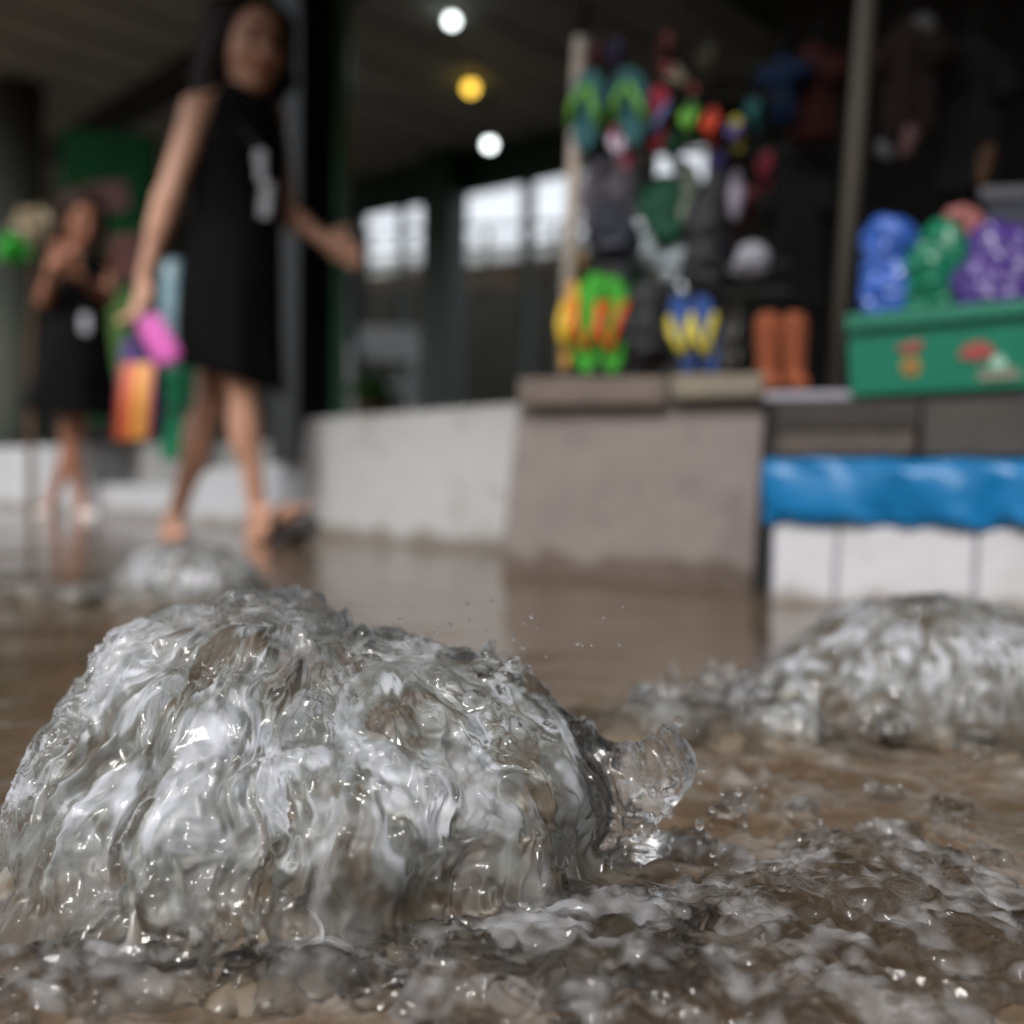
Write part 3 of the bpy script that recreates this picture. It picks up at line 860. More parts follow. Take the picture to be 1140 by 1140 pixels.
# beyond the arcade: wall of the street behind, its railing, a white chair, a shrub
OB = FP.moved(6.3)
a = OB.hit(300, 300); b = OB.hit(900, 300)
zt = OB.hit(560, 318)[2]; SLP = 0.35
q = [(a[0], a[1], -0.15), (b[0], b[1], -0.15), (b[0], b[1], zt - SLP), (a[0], a[1], zt + SLP)]
G().hexa(q, OB.n * 0.25).build('concrete_wall', mat('back_street_concrete', lin(128, 128, 122), 0.85, 0.25, 1.2, dirt=lin(70, 68, 62), dirt_scale=1.5), label='grey concrete wall along the street beyond the arcade', cat='wall', bevel=0.01)
rl = thing('railing', (a[0], a[1], zt), 'thin dark railing on the far grey wall against the bright sky', 'railing')
ln = np.linalg.norm(b - a); ee = (b - a) / ln
for hh in (0.22, 0.42, 0.62):
    g = G(); g.tube([a * [1, 1, 0] + [0, 0, zt + SLP + hh], b * [1, 1, 0] + [0, 0, zt - SLP + hh]], 0.022, 8); g.build('rail', M_GREYC, rl)
for k in range(int(ln / 0.9) + 1):
    p = a + ee * k * 0.9; zk = zt + SLP - 2 * SLP * k * 0.9 / ln
    g = G(); g.tube([(p[0], p[1], zk - 0.02), (p[0], p[1], zk + 0.64)], 0.028, 8); g.build('post', M_GREYC, rl)
# flyover far behind
c = FP.moved(11.0)
a = c.hit(340, 330); b = c.hit(830, 330)
z0 = c.hit(560, 280)[2]; z1 = c.hit(560, 262)[2]
fl = thing('flyover', (a[0], a[1], -0.15), 'pale flyover deck on piers far beyond the railing', 'flyover')
G().hexa([(a[0], a[1], z0), (b[0], b[1], z0 - .25), (b[0], b[1], z1 - .25), (a[0], a[1], z1)], c.n * 3).build('deck', mat('flyover_concrete', lin(165, 170, 172), 0.8), fl)
for t_ in (0.12, 0.5, 0.88):
    p = a + (b - a) * t_ + c.n * 1.5
    g = G(); g.tube([(p[0], p[1], -0.15), (p[0], p[1], z0 - 0.3 * t_ + 0.02)], 0.22, 14); g.build('pier', mat('flyover_concrete', lin(165, 170, 172), 0.8), fl, smooth=True)

M_WPLA = mat('white_plastic', lin(225, 228, 230), 0.35, 0.04)
YC = 5.9
c = at_y(430, 440, YC)
ch = thing('plastic_chair', (c[0], c[1], 0.222), 'white plastic chair in the dim arcade left of the dark pillar', 'chair')
pxm = YC / F
w_ = 34 * pxm; zs = 0.222 + 0.42
tz = at_y(430, 358, YC)[2]
tz = max(tz, zs + 0.3)
g = G(); g.box((c[0], c[1] + 0.18, (tz + zs + 0.16) / 2), (w_, 0, 0), (0, 0.015, 0), (0, 0, (tz - zs - 0.16) / 2)); g.build('backrest', M_WPLA, ch, bevel=0.012)
g = G(); g.box((c[0], c[1], zs), (w_, 0, 0), (0, 0.2, 0), (0, 0, 0.015)); g.build('seat', M_WPLA, ch, bevel=0.01)
for sx in (-1, 1):
    for sy in (-1, 1):
        g = G(); g.tube([(c[0] + sx * w_ * 0.9, c[1] + sy * 0.18, zs), (c[0] + sx * w_ * 1.05, c[1] + sy * 0.21, 0.224)], 0.02, 8); g.build('leg', M_WPLA, ch)
    g = G(); g.tube([(c[0] + sx * w_, c[1] - 0.17, zs), (c[0] + sx * w_ * 1.05, c[1] - 0.16, zs + 0.2), (c[0] + sx * w_ * 1.05, c[1] + 0.18, zs + 0.22)], 0.018, 8); g.build('armrest', M_WPLA, ch)


def leaves(center, radii, count, size, seed, flat=False):
    r_ = random.Random(seed); g = G()
    for i in range(count):
        while True:
            u = np.array([r_.uniform(-1, 1) for _ in range(3)])
            if np.linalg.norm(u) < 1: break
        u = u / np.linalg.norm(u) * (0.45 + 0.55 * r_.random())
        p = np.array(center) + u * np.array(radii) * (0.85 + 0.3 * r_.random())
        a = np.array([r_.gauss(0, 1) for _ in range(3)]); a /= np.linalg.norm(a)
        b = np.cross(a, [r_.gauss(0, 1) for _ in range(3)]); b /= np.linalg.norm(b)
        s = size * r_.uniform(0.6, 1.3)
        g.add([p - a * s, p - b * s * 0.38, p + a * s, p + b * s * 0.38 + np.cross(a, b) * s * 0.12], [(0, 1, 2, 3)])
    return g


M_LEAF = mat('leaf_green', lin(62, 104, 34), 0.5, 0.45, 14)
c = FP.moved(0.75).hit(415, 462)
cc = FP.moved(0.75).hit(412, 434)
sh = thing('potted_shrub', (c[0], c[1], 0.222), 'small green shrub in a pot behind the tall white slab', 'plant')
leaves(cc, (0.075, 0.06, 0.06), 420, 0.022, 4).build('foliage', M_LEAF, sh, recalc=False)
g = G(); g.tube([(c[0], c[1], 0.224), (c[0], c[1], max(0.33, cc[2] - 0.05))], [0.05, 0.065], 16); g.build('pot', mat('dark_clay', lin(90, 60, 45), 0.7), sh, smooth=False)

# green sign board on the left
YB = 5.0
q = [at_y(x, y, YB) for x, y in ((67, 143), (168, 150), (166, 470), (66, 470))]
gs = thing('sign_board', q[3], 'tall green board with red and yellow patches behind the two women', 'sign')
G().hexa(q, (0.02, 0.03, 0)).build('panel', mat('sign_green', lin(14, 66, 34), 0.8, 0.3, 6, spec=0.15), gs, bevel=0.004)
for nm, pts, colr in (('red_patch', ((95, 205), (140, 200), (146, 232), (112, 240), (92, 228)), lin(84, 30, 24)), ('red_patch', ((122, 262), (158, 258), (160, 300), (138, 318), (120, 296)), lin(110, 26, 26)),
                      ('lime_patch', ((112, 330), (165, 318), (165, 420), (108, 425)), lin(64, 104, 30))):
    g = G(); pp = [at_y(x, y, YB - 0.004) for x, y in pts]
    n_ = len(pp)
    g.add(pp + [p + np.array([0, 0.006, 0]) for p in pp], [tuple(range(n_)), tuple(range(2 * n_ - 1, n_ - 1, -1))] + [(i, (i + 1) % n_, n_ + (i + 1) % n_, n_ + i) for i in range(n_)])
    g.build(nm, mat(nm, colr, 0.5, 0.3, 10), gs)
for x in (70, 163):
    p = at_y(x, 470, YB + 0.06)
    g = G(); g.tube([(p[0], p[1], -0.16), (p[0], p[1], q[0][2] - 0.1)], 0.014, 8); g.build('leg', M_BLACK, gs)

# white blossoms on the far left
YP = 4.75
c = at_y(40, 252, YP)
fl_ = thing('flowering_plant', (c[0], c[1] + 0.05, -0.15), 'tall plant with a cream flower head and bright leaves at the far left', 'plant')
leaves(c, (0.085, 0.06, 0.075), 260, 0.032, 9).build('blossom', mat('cream_petals', lin(214, 202, 178), 0.6, 0.1), fl_, recalc=False)
leaves(at_y(17, 277, YP), (0.055, 0.05, 0.06), 90, 0.04, 10).build('foliage', mat('bright_leaf', lin(70, 190, 70), 0.5, 0.3), fl_, recalc=False)
g = G(); g.tube([(c[0] - 0.04, c[1] + 0.05, -0.16), (c[0] - 0.05, c[1] + 0.06, 0.6), (c[0], c[1], c[2])], [0.02, 0.014, 0.008], 8); g.build('stem', mat('brown_stem', lin(96, 70, 50), 0.7), fl_)
# green bin and pale window stand-in behind the walking woman
M_GBIN = mat('green_plastic', lin(24, 132, 92), 0.4, 0.1)
YG = 4.15
c = at_y(204, 470, YG); pm = YG / F
g = G()
zb, zt_ = at_y(204, 512, YG)[2], at_y(204, 412, YG)[2]
zb = 0.224
rings = []
for z, k in ((zb, .78), (zb + .02, .82), (zt_ - .03, 1.0), (zt_ - .02, 1.1), (zt_, 1.1), (zt_, 1.0), (zt_ - .06, .93)):
    rings.append([np.array([c[0] + k * 30 * pm * math.cos(a_), c[1] + k * 30 * pm * math.sin(a_), z]) for a_ in np.linspace(0, 2 * math.pi, 24, endpoint=False)])
bn = thing('plastic_bin', (c[0], c[1], zb), 'green plastic bin on the step behind the walking woman', 'bin')
g.loft(rings).build('body', M_GBIN, bn, smooth=True)
g = G(); g.tube([(c[0] - 30 * pm, c[1], zt_ - .01), (c[0] - 34 * pm, c[1] - .05, zt_ - .1), (c[0], c[1] - 36 * pm, zt_ - .16), (c[0] + 34 * pm, c[1] - .05, zt_ - .1), (c[0] + 30 * pm, c[1], zt_ - .01)], .006, 8)
g.build('handle', M_BLACK, bn, smooth=True)
# pale invented form standing in for bright window gaps left of the dress
YK = 4.9
q = [at_y(x, y, YK) for x, y in ((170, 292), (202, 292), (202, 408), (170, 408))]
pk = thing('window_gap_stand_in', (q[3][0], q[3][1], 0.222), 'pale blue and white stand-in for bright window gaps beside the black dress', 'window stand-in')
G().hexa([(q[0][0], YK, 0.62), (q[1][0], YK, 0.62), (q[1][0], YK, 0.224), (q[0][0], YK, 0.224)][::-1], (0, .2, 0)).build('stand_in_base', M_WPLA, pk, bevel=.01)
cx = (q[0][0] + q[1][0]) / 2; rb = (q[1][0] - q[0][0]) * .46
g = G(); g.loft([[np.array([cx + k * rb * math.cos(a_), YK + .1 + k * rb * math.sin(a_), z]) for a_ in np.linspace(0, 2 * math.pi, 20, endpoint=False)] for z, k in ((.622, .5), (.66, .55), (.69, .95), (.78, 1), (.79, .96), (.88, 1), (q[0][2], .98), (q[0][2] + .03, .6))])
g.build('bottle', mat('pale_window_blue', lin(170, 205, 220), .15, .05), pk, smooth=True)  # upper part of the window stand-in

# ------------------------------------------------------------------ slabs along the shop fronts
def low(q):        # carry the pixel quad below the water line
    return q
PLs = 'concrete slabs set on edge along the shop fronts'
slab('concrete_slab', ((340, 467), (578, 449), (555, 640), (327, 625)), FP, 0.16, M_CONC, label='tall white concrete slab right of the walking woman', cat='slab', group=PLs, bevel=0.006)
slab('concrete_slab', ((-60, 501), (102, 494), (103, 600), (-60, 600)), LP, 0.2, M_CONCW, label='white slab behind the woman in white shoes', cat='slab', group=PLs, bevel=0.006)
slab('concrete_slab', ((104, 540), (212, 540), (212, 620), (104, 605)), LP, 0.14, M_CONCW, label='low pale slab under the darker grey one, behind the shopping bag', cat='slab', group=PLs, bevel=0.006)
slab('concrete_slab', ((213, 524), (338, 512), (331, 635), (213, 622)), LP.moved(-0.02), 0.16, M_CONCW, label='low white slab behind the legs of the walking woman', cat='slab', group=PLs, bevel=0.006)
slab('concrete_slab', ((104, 497), (300, 492), (300, 590), (104, 590)), LP.moved(0.15), 0.12, M_CONC2, label='darker grey slab set back above the low pale one', cat='slab', group=PLs, bevel=0.006)

# ------------------------------------------------------------------ first stall
M_WOOD = mat('weathered_board', lin(110, 98, 90), 0.75, 0.3, 8, 0.3, 40)
M_DWOOD = mat('dark_board', lin(52, 47, 43), 0.7, 0.3, 8, 0.3, 40)
M_POST = mat('worn_white_post', lin(178, 170, 160), 0.6, 0.12, 10, dirt=lin(140, 96, 66), dirt_scale=4, dirt_amt=0.7)
c = GP.hit(700, 640)
st = thing('market_stall', (c[0], c[1], -0.05), 'stall with a grey brown front panel, worn white post and hanging footwear', 'stall')
slab('front_panel', ((578, 455), (851, 448), (834, 690), (553, 672)), GP, 0.03, M_PANEL, st, bevel=0.004)
slab('board', ((576, 421), (741, 419), (741, 450), (576, 452)), GP.moved(-0.03), 0.22, M_WOOD, st, bevel=0.006)
slab('board', ((746, 417), (858, 415), (858, 441), (746, 444)), GP.moved(-0.034), 0.22, mat('pale_board', lin(126, 118, 104), 0.75, 0.25, 8, 0.3, 40), st, bevel=0.006)
slab('side_post', ((852, 444), (872, 444), (862, 700), (838, 700)), GP.moved(-0.02), 0.06, M_BLACK, st)
g = G()
p0 = GP.moved(0.06).hit(640, 425); p1 = GP.moved(0.06).hit(646, 42)
g.tube([p0 + (p0 - p1) * 0.02, p1, p1 + (p1 - p0) * 0.35], 0.0165, 14)
p0, p1 = GP.moved(0.06).hit(629, 418), GP.moved(0.06).hit(646, 42)
g = G(); g.tube([p0, p1], [0.0165, 0.0135], 14); g.build('post', M_POST, st, smooth=True)
p1b = p1 + (p1 - p0) / np.linalg.norm(p1 - p0) * 0.5
g = G(); g.tube([p1, p1b], [0.014, 0.014], 14); g.build('post_head', M_BLACK, st, smooth=True)
p0, p1 = GP.moved(0.2).hit(806, 420), GP.moved(0.2).hit(812, 322)
g = G(); g.tube([p0, p1], [0.012, 0.012], 12); g.build('post', M_GREYC, st, smooth=True)
RAILS = {}
for py in (78, 112, 172, 300, 330):
    RAILS[py] = (GP.moved(0.09).hit(638, py), GP.moved(0.09).hit(880, py - 6))
    g = G(); g.tube(RAILS[py], 0.0028, 8); g.build('rail', M_BLACK, st)

# ------------------------------------------------------------------ second stall
M_TILE = mat('white_glazed_tile', lin(208, 208, 212), 0.22, 0.05, 4, dirt=lin(160, 158, 150), dirt_scale=6, dirt_amt=0.6, wet=0.012)
M_GROUT = mat('grey_grout', lin(140, 140, 145), 0.8, 0.15, 12)
c = TP.hit(1000, 660)
s2 = thing('market_stall', (c[0], c[1], -0.05), 'stall with a white tiled plinth, dark boards and crate of wrapped bundles', 'stall')
slab('plinth', ((860, 582), (1290, 592), (1290, 780), (856, 740)), TP.moved(0.004), 0.35, M_GROUT, s2)
for q in (((862, 583), (931, 585), (921, 735), (860, 735)), ((936, 585), (1085, 589), (1078, 745), (927, 735)), ((1091, 589), (1260, 592), (1260, 760), (1084, 745))):
    slab('tile', q, TP, 0.02, M_TILE, s2, bevel=0.003)
slab('board', ((862, 447), (1026, 445), (1022, 478), (862, 480)), TP.moved(0.02), 0.3, M_DWOOD, s2, bevel=0.004)
slab('board', ((863, 482), (1018, 480), (1016, 506), (863, 508)), TP.moved(0.012), 0.3, mat('brown_board', lin(84, 74, 66), 0.75, 0.3, 8, 0.3, 40), s2, bevel=0.004)
slab('board', ((1028, 446), (1290, 440), (1290, 508), (1024, 508)), TP.moved(0.016), 0.3, mat('grey_board', lin(66, 62, 58), 0.75, 0.3, 8, 0.3, 40), s2, bevel=0.004)
slab('shelf', ((850, 436), (1290, 430), (1290, 441), (850, 446)), TP.moved(0.05), 0.5, mat('lilac_grey_shelf', lin(150, 148, 158), 0.5, 0.1), s2, bevel=0.003)
p0, p1 = TP.moved(0.2).hit(931, 437), TP.moved(0.2).hit(968, -40)
g = G(); g.tube([p0, p1, p1 + (p1 - p0) * 0.6], 0.0165, 14); g.build('post', mat('dull_metal_post', lin(92, 87, 78), 0.5, 0.15, 6), s2, smooth=True)
# dark backing of both stalls
bkp = FP.moved(0.95)
a = bkp.hit(856, 400); b = bkp.hit(1500, 400)
G().hexa([(a[0], a[1], 0.224), (b[0], b[1], 0.224), (b[0], b[1], HC - 0.01), (a[0], a[1], HC - 0.01)], bkp.n * 0.04).build('backing', mat('black_cloth_backing', lin(20, 19, 20), 0.9, 0.2), s2)

# rolled blue tarpaulin
q0, q1 = TP.moved(-0.012), None
ringsA = []
NT = 90
for i in range(NT + 1):
    px = 861 + (1300 - 861) * i / NT
    top, bot = TP.moved(0.03).hit(px, 511 + 0.004 * (px - 861)), TP.moved(0.03).hit(px, 583 + 0.03 * (px - 861))
    cc_ = (top + bot) / 2; hz = (top[2] - bot[2]) / 2; ring = []
    for k in range(36):
        a_ = 2 * math.pi * k / 36
        pz, pn = math.sin(a_), math.cos(a_)
        e_ = 0.42
        pz = math.copysign(abs(pz) ** e_, pz); pn = math.copysign(abs(pn) ** e_, pn)
        v = cc_ + np.array([0, 0, 1]) * hz * pz - TP.n * 0.045 * pn
        u_ = px / 45.0
        wob = noise(np.array([[u_ + 0.5 * v[2] * 30, v[2] * 18, a_]]), 51)[0] * 0.010 + (ridge(np.array([[u_ * 1.1 + v[2] * 26, v[2] * 9, 0.4]]), 52)[0] - 0.3) * 0.008
        ring.append(v - TP.n * wob * pn + np.array([0, 0, wob * 0.25 * pz]))
    ringsA.append(ring)
M_TARP = mat('blue_tarpaulin', lin(8, 110, 166), 0.38, 0.12, 5)
G().loft(ringsA).build('tarpaulin', M_TARP, smooth=True, label='folded bright blue tarpaulin laid along the top of the white tiles', cat='tarpaulin')

# green crate of bundles
M_CRATE = mat('green_crate', lin(16, 112, 86), 0.35, 0.12, 5, dirt=lin(14, 76, 58), dirt_scale=4)
c = TP.hit(1040, 430)
cr = thing('crate', (c[0], c[1], TP.hit(1040, 436)[2]), 'long green crate with red marks on its front, full of wrapped bundles', 'crate')
cp = TP.moved(0.03)
fr = [cp.hit(*p) for p in ((943, 352), (1290, 322), (1290, 424), (946, 441))]
dp = TP.n * 0.24
t_ = 0.012
G().hexa(fr, TP.n * t_).build('front', M_CRATE, cr, bevel=0.003)
G().hexa([p + dp for p in fr], TP.n * t_).build('back', M_CRATE, cr, bevel=0.003)
G().hexa([fr[0] + TP.n * (t_ + .001), fr[0] + dp - TP.n * .001, fr[3] + dp - TP.n * .001, fr[3] + TP.n * (t_ + .001)], TP.e * t_).build('side', M_CRATE, cr)
G().hexa([fr[3] + TP.n * (t_ + .001) + TP.e * (t_ + .001), fr[2] + TP.n * (t_ + .001), fr[2] + dp - TP.n * .001, fr[3] + dp - TP.n * .001 + TP.e * (t_ + .001)], (0, 0, t_)).build('bottom', M_CRATE, cr)
cq = TP.moved(0.018)
G().hexa([cq.hit(*p) for p in ((941, 350), (1290, 320), (1290, 337), (942, 369))], TP.n * 0.0115).build('rim', mat('green_rim', lin(30, 112, 88), 0.4, 0.1), cr, bevel=0.003)
cq = TP.moved(0.0265)


def patch(name, pts, plane, m, par, th=0.003):
    pp = [plane.hit(*p) for p in pts]; n_ = len(pp); off = plane.n * th
    g = G(); g.add(pp + [p + off for p in pp], [tuple(range(n_)), tuple(range(2 * n_ - 1, n_ - 1, -1))] + [(i, (i + 1) % n_, n_ + (i + 1) % n_, n_ + i) for i in range(n_)])
    return g.build(name, m, par)


M_MR, M_MY, M_MW = mat('red_mark', lin(150, 66, 62), 0.5), mat('yellow_mark', lin(150, 128, 52), 0.5), mat('pale_mark', lin(150, 190, 170), 0.5)
def disc(cx, cy, rx, ry, n=14):
    return [(cx + rx * math.cos(2 * math.pi * k / n), cy + ry * math.sin(2 * math.pi * k / n)) for k in range(n)]
patch('red_mark', ((996, 387), (1012, 381), (1028, 378), (1024, 390), (1008, 393)), cq, M_MR, cr)
patch('yellow_mark', disc(1014, 408, 11, 11), cq, M_MY, cr)
patch('red_mark', disc(1014, 408, 5, 5), cq.moved(-0.003), M_MR, cr)
patch('red_mark', ((1066, 398), (1074, 385), (1092, 379), (1106, 386), (1108, 396), (1088, 401)), cq, M_MR, cr)
patch('pale_mark', disc(1111, 405, 9, 10), cq, M_MW, cr)
patch('pale_mark', ((1088, 412), (1130, 408), (1138, 420), (1090, 424)), cq, mat('rose_mark', lin(120, 118, 104), .5), cr)


def bundle(blobs, plane, color, label, seed, name='wrapped_bundle', cat='bundle', group='plastic wrapped bundles in the green crate', rough=0.22, amp=0.009, depth=0.8):
    cs = [(plane.hit(x, y), rx * np.linalg.norm(plane.hit(x + 1, y) - plane.hit(x, y)), ry * np.linalg.norm(plane.hit(x, y + 1) - plane.hit(x, y))) for x, y, rx, ry in blobs]
    lo = np.min([c - max(a, b) * 1.3 - 0.02 for c, a, b in cs], 0); hi = np.max([c + max(a, b) * 1.3 + 0.02 for c, a, b in cs], 0)
    Fd = Field(lo, hi, 0.0035)
    for c, a, b in cs:
        Fd.ell(c, (a, a * depth, b), None, 0.012)
    V, Q = Fd.extract(); V = relax(V, Q, 2); n = normals(V, Q)
    V = V + n * (amp * (ridge(V / 0.035 + 0.4 * noise(V / 0.05, seed)[:, None], seed + 1) - 0.3) + amp * 0.4 * (ridge(V / 0.015, seed + 2) - 0.3))[:, None]
    V = relax(V, Q, 1, 0.3)
    return mesh(name, V, Q, mat(name + label[:18].replace(' ', '_'), color, rough, 0.2, 20), smooth=True, label=label, cat=cat, group=group)


bp_ = TP.moved(0.15)
bundle(((990, 268, 29, 26), (984, 312, 24, 40), (1000, 330, 24, 40), (978, 345, 20, 26)), bp_, lin(56, 96, 180), 'blue wrapped bundle nearest the grey post in the green crate', 11)
bundle(((1048, 272, 22, 24), (1040, 305, 34, 34), (1062, 300, 24, 40), (1030, 335, 30, 30), (1060, 340, 30, 30)), bp_.moved(0.01), lin(16, 112, 82), 'green wrapped bundle between the blue and the purple one', 12)
bundle(((1108, 278, 30, 30), (1095, 315, 36, 34), (1128, 300, 30, 50), (1110, 335, 40, 28)), bp_.moved(-0.01), lin(72, 50, 126), 'purple wrapped bundle at the right end of the crate', 13)
bundle(((1070, 240, 18, 11), (1084, 252, 13, 14), (1060, 250, 12, 10)), bp_.moved(0.12), lin(176, 110, 108), 'small pink and red packet on top behind the green bundle', 14, 'packet', 'packet', None, amp=0.003)
tvp = TP.moved(0.34)
bx = thing('storage_box', tvp.hit(1120, 330), 'dark blue grey box with a paler lid behind the purple bundle', 'box')
G().hexa([tvp.hit(*p) for p in ((1096, 222), (1210, 218), (1210, 345), (1096, 345))], TP.n * 0.12).build('body', mat('navy_box', lin(58, 62, 76), 0.5), bx, bevel=0.006)
G().hexa([tvp.moved(-0.008).hit(*p) for p in ((1090, 208), (1212, 204), (1212, 219), (1090, 223))], TP.n * 0.136).build('lid', mat('grey_lid', lin(104, 104, 112), 0.5), bx, bevel=0.005)

# ------------------------------------------------------------------ goods hanging in the first stall


def sole_outline(n=26):
    pts = []
    for k in range(n):
        a_ = 2 * math.pi * k / n
        v = math.cos(a_); u = math.sin(a_)
        wdt = 0.42 + 0.08 * v - 0.09 * math.exp(-((v + 0.15) / 0.3) ** 2)
        pts.append((u * wdt, v))
    return pts


def slippers(name, items, plane, msole, mstrap, label, group='footwear hanging from the rails of the stall', cat='flip-flops', fl=1):
    """items: (cx, cy, half width px, half height px, tilt)"""
    c0 = plane.hit(items[0][0], items[0][1] - items[0][3])
    t = thing(name, c0, label, cat, group)
    for (cx, cy, hw, hh, tl) in items:
        def at(u, v, o):
            x = u * hw / 0.5; y = -v * hh
            xr = x * math.cos(tl) - y * math.sin(tl); yr = x * math.sin(tl) + y * math.cos(tl)
            return plane.hit(cx + xr, cy + yr) - plane.n * o
        ol = sole_outline(); th = 0.010
        G().loft([[at(u, v, 0) for u, v in ol], [at(u * 1.02, v, th * 0.5) for u, v in ol], [at(u * 0.98, v * .99, th) for u, v in ol]]).build('sole', msole, t)
        toe = at(0.02, -0.55, th)
        g = G()
        for sgn in (-1, 1):
            g.tube([at(0.02, -0.60 * fl, th - 0.002), at(0.10 * sgn, -0.42 * fl, th + 0.014), at(0.26 * sgn, -0.02 * fl, th + 0.018), at(0.40 * sgn, 0.46 * fl, th - 0.002)], [0.004, 0.0055, 0.0075, 0.006], 8)
        g.build('strap', mstrap, t, smooth=True)
    p = plane.hit(items[0][0], items[0][1] - items[0][3] * 0.9)
    return t


gp = GP.moved(0.07)
slippers('flip_flops', ((656, 124, 23, 46, 0.10), (704, 120, 24, 44, -0.05)), GP.moved(0.035), mat('teal_sole', lin(10, 80, 84), 0.6), mat('lime_strap', lin(112, 178, 66), 0.45), 'teal flip-flops with lime straps at the top of the white post', fl=-1)
slippers('flip_flops', ((734, 132, 15, 36, 0.06),), gp.moved(0.02), mat('crimson_sole', lin(168, 36, 62), 0.6), mat('sky_strap', lin(90, 130, 180), 0.45), 'single crimson flip-flop with pale blue strap beside the teal pair', cat='flip-flop')
slippers('flip_flops', ((694, 162, 11, 26, -0.2),), gp.moved(-0.012), mat('pink_sole', lin(176, 48, 86), 0.6), mat('pink_white_strap', lin(206, 190, 208), 0.45), 'small pink flip-flop with white strap under the teal pair', cat='flip-flop')
slippers('flip_flops', ((771, 136, 9, 22, 0.05),), gp, mat('moss_sole', lin(56, 110, 40), 0.6), mat('lime_strap', lin(112, 178, 66), 0.45), 'small moss green flip-flop right of the crimson one', cat='flip-flop')
slippers('flip_flops', ((795, 142, 9, 22, 0.05),), gp.moved(0.01), mat('scarlet_sole', lin(150, 40, 20), 0.6), mat('scarlet_strap', lin(206, 70, 40), 0.45), 'small scarlet flip-flop between the moss green and the yellow one', cat='flip-flop')
slippers('flip_flops', ((822, 150, 9, 20, -0.05),), gp, mat('yellow_sole', lin(168, 156, 44), 0.6), mat('violet_strap', lin(70, 60, 120), 0.45), 'small yellow flip-flop with violet strap, last of the top row', cat='flip-flop')
slippers('flip_flops', ((660, 360, 24, 56, 0.12), (684, 362, 20, 54, 0.0)), GP.moved(0.02), mat('bright_green_sole', lin(48, 150, 26), 0.55, 0.25), mat('orange_strap', lin(216, 80, 30), 0.4), 'bright green flip-flops with orange straps at the foot of the post')
slippers('flip_flops', ((636, 362, 9, 50, 0.10),), GP.moved(0.035), mat('yellow_orange_sole', lin(200, 150, 50), 0.5), mat('yellow_strap', lin(226, 190, 60), 0.4), 'yellow flip-flop seen edge on against the white post', cat='flip-flop')
slippers('flip_flops', ((763, 372, 16, 44, -0.15), (788, 372, 16, 44, -0.15)), GP.moved(0.03), mat('blue_sole', lin(26, 64, 130), 0.55, 0.25), mat('mustard_strap', lin(206, 190, 60), 0.4), 'blue flip-flops with yellow straps on the pale board')
slippers('flip_flops', ((855, 190, 8, 24, 0.05),), gp.moved(0.15), mat('dark_crimson_sole', lin(130, 24, 50), 0.6), mat('dark_crimson_strap', lin(120, 20, 46), 0.45), 'dim crimson flip-flop hanging alone further right', cat='flip-flop')
slippers('flip_flops', ((758, 88, 9, 26, -0.9),), gp.moved(0.05), mat('brick_sole', lin(150, 60, 56), 0.6), mat('sand_strap', lin(140, 130, 110), 0.45), 'brick red flip-flop tilted across the top rail', cat='flip-flop')

GH = 'bags and caps hanging in the stall'
hp = GP.moved(0.12)
bundle(((684, 210, 28, 36), (664, 225, 14, 40), (703, 215, 13, 30)), hp.moved(0.05), lin(150, 146, 158), 'pale grey cloth bag hanging behind the navy one', 21, 'cloth_bag', 'bag', GH, 0.8)
bundle(((682, 265, 27, 24), (676, 240, 14, 18)), hp, lin(34, 36, 52), 'navy blue shoulder bag below the pale grey cloth bag', 22, 'shoulder_bag', 'bag', GH, 0.6)
bundle(((735, 225, 22, 30), (742, 252, 15, 22)), hp.moved(0.03), lin(26, 82, 60), 'dark green drawstring bag right of the navy bag', 23, 'drawstring_bag', 'bag', GH, 0.7)
bundle(((730, 275, 20, 22), (752, 290, 16, 22), (742, 262, 18, 14)), hp.moved(0.06), lin(170, 180, 186), 'crumpled white plastic bag below the dark green bag', 24, 'plastic_bag', 'bag', GH, 0.4)
bundle(((790, 250, 24, 44), (788, 295, 24, 40), (798, 215, 12, 24)), hp, lin(20, 20, 24), 'long black bag hanging at the middle of the stall', 25, 'long_bag', 'bag', GH, 0.6)
bundle(((720, 368, 27, 50), (722, 340, 22, 26)), GP.moved(0.05), lin(22, 22, 25), 'black bag standing between the green and the blue flip-flops', 26, 'standing_bag', 'bag', GH, 0.6)
bundle(((838, 288, 18, 18), (832, 300, 20, 10)), hp, lin(150, 150, 160), 'white cap hanging right of the long black bag', 27, 'cap', 'cap', GH, 0.7, 0.003)
bundle(((820, 210, 8, 22), (818, 230, 7, 16)), hp, lin(150, 142, 158), 'small lilac white purse hung above the white cap', 28, 'purse', 'purse', GH, 0.6, 0.002)
bundle(((770, 210, 10, 22), (762, 240, 9, 12)), hp.moved(0.04), lin(136, 148, 130), 'small sage green purse beside the long black bag', 29, 'purse', 'purse', GH, 0.6, 0.002)
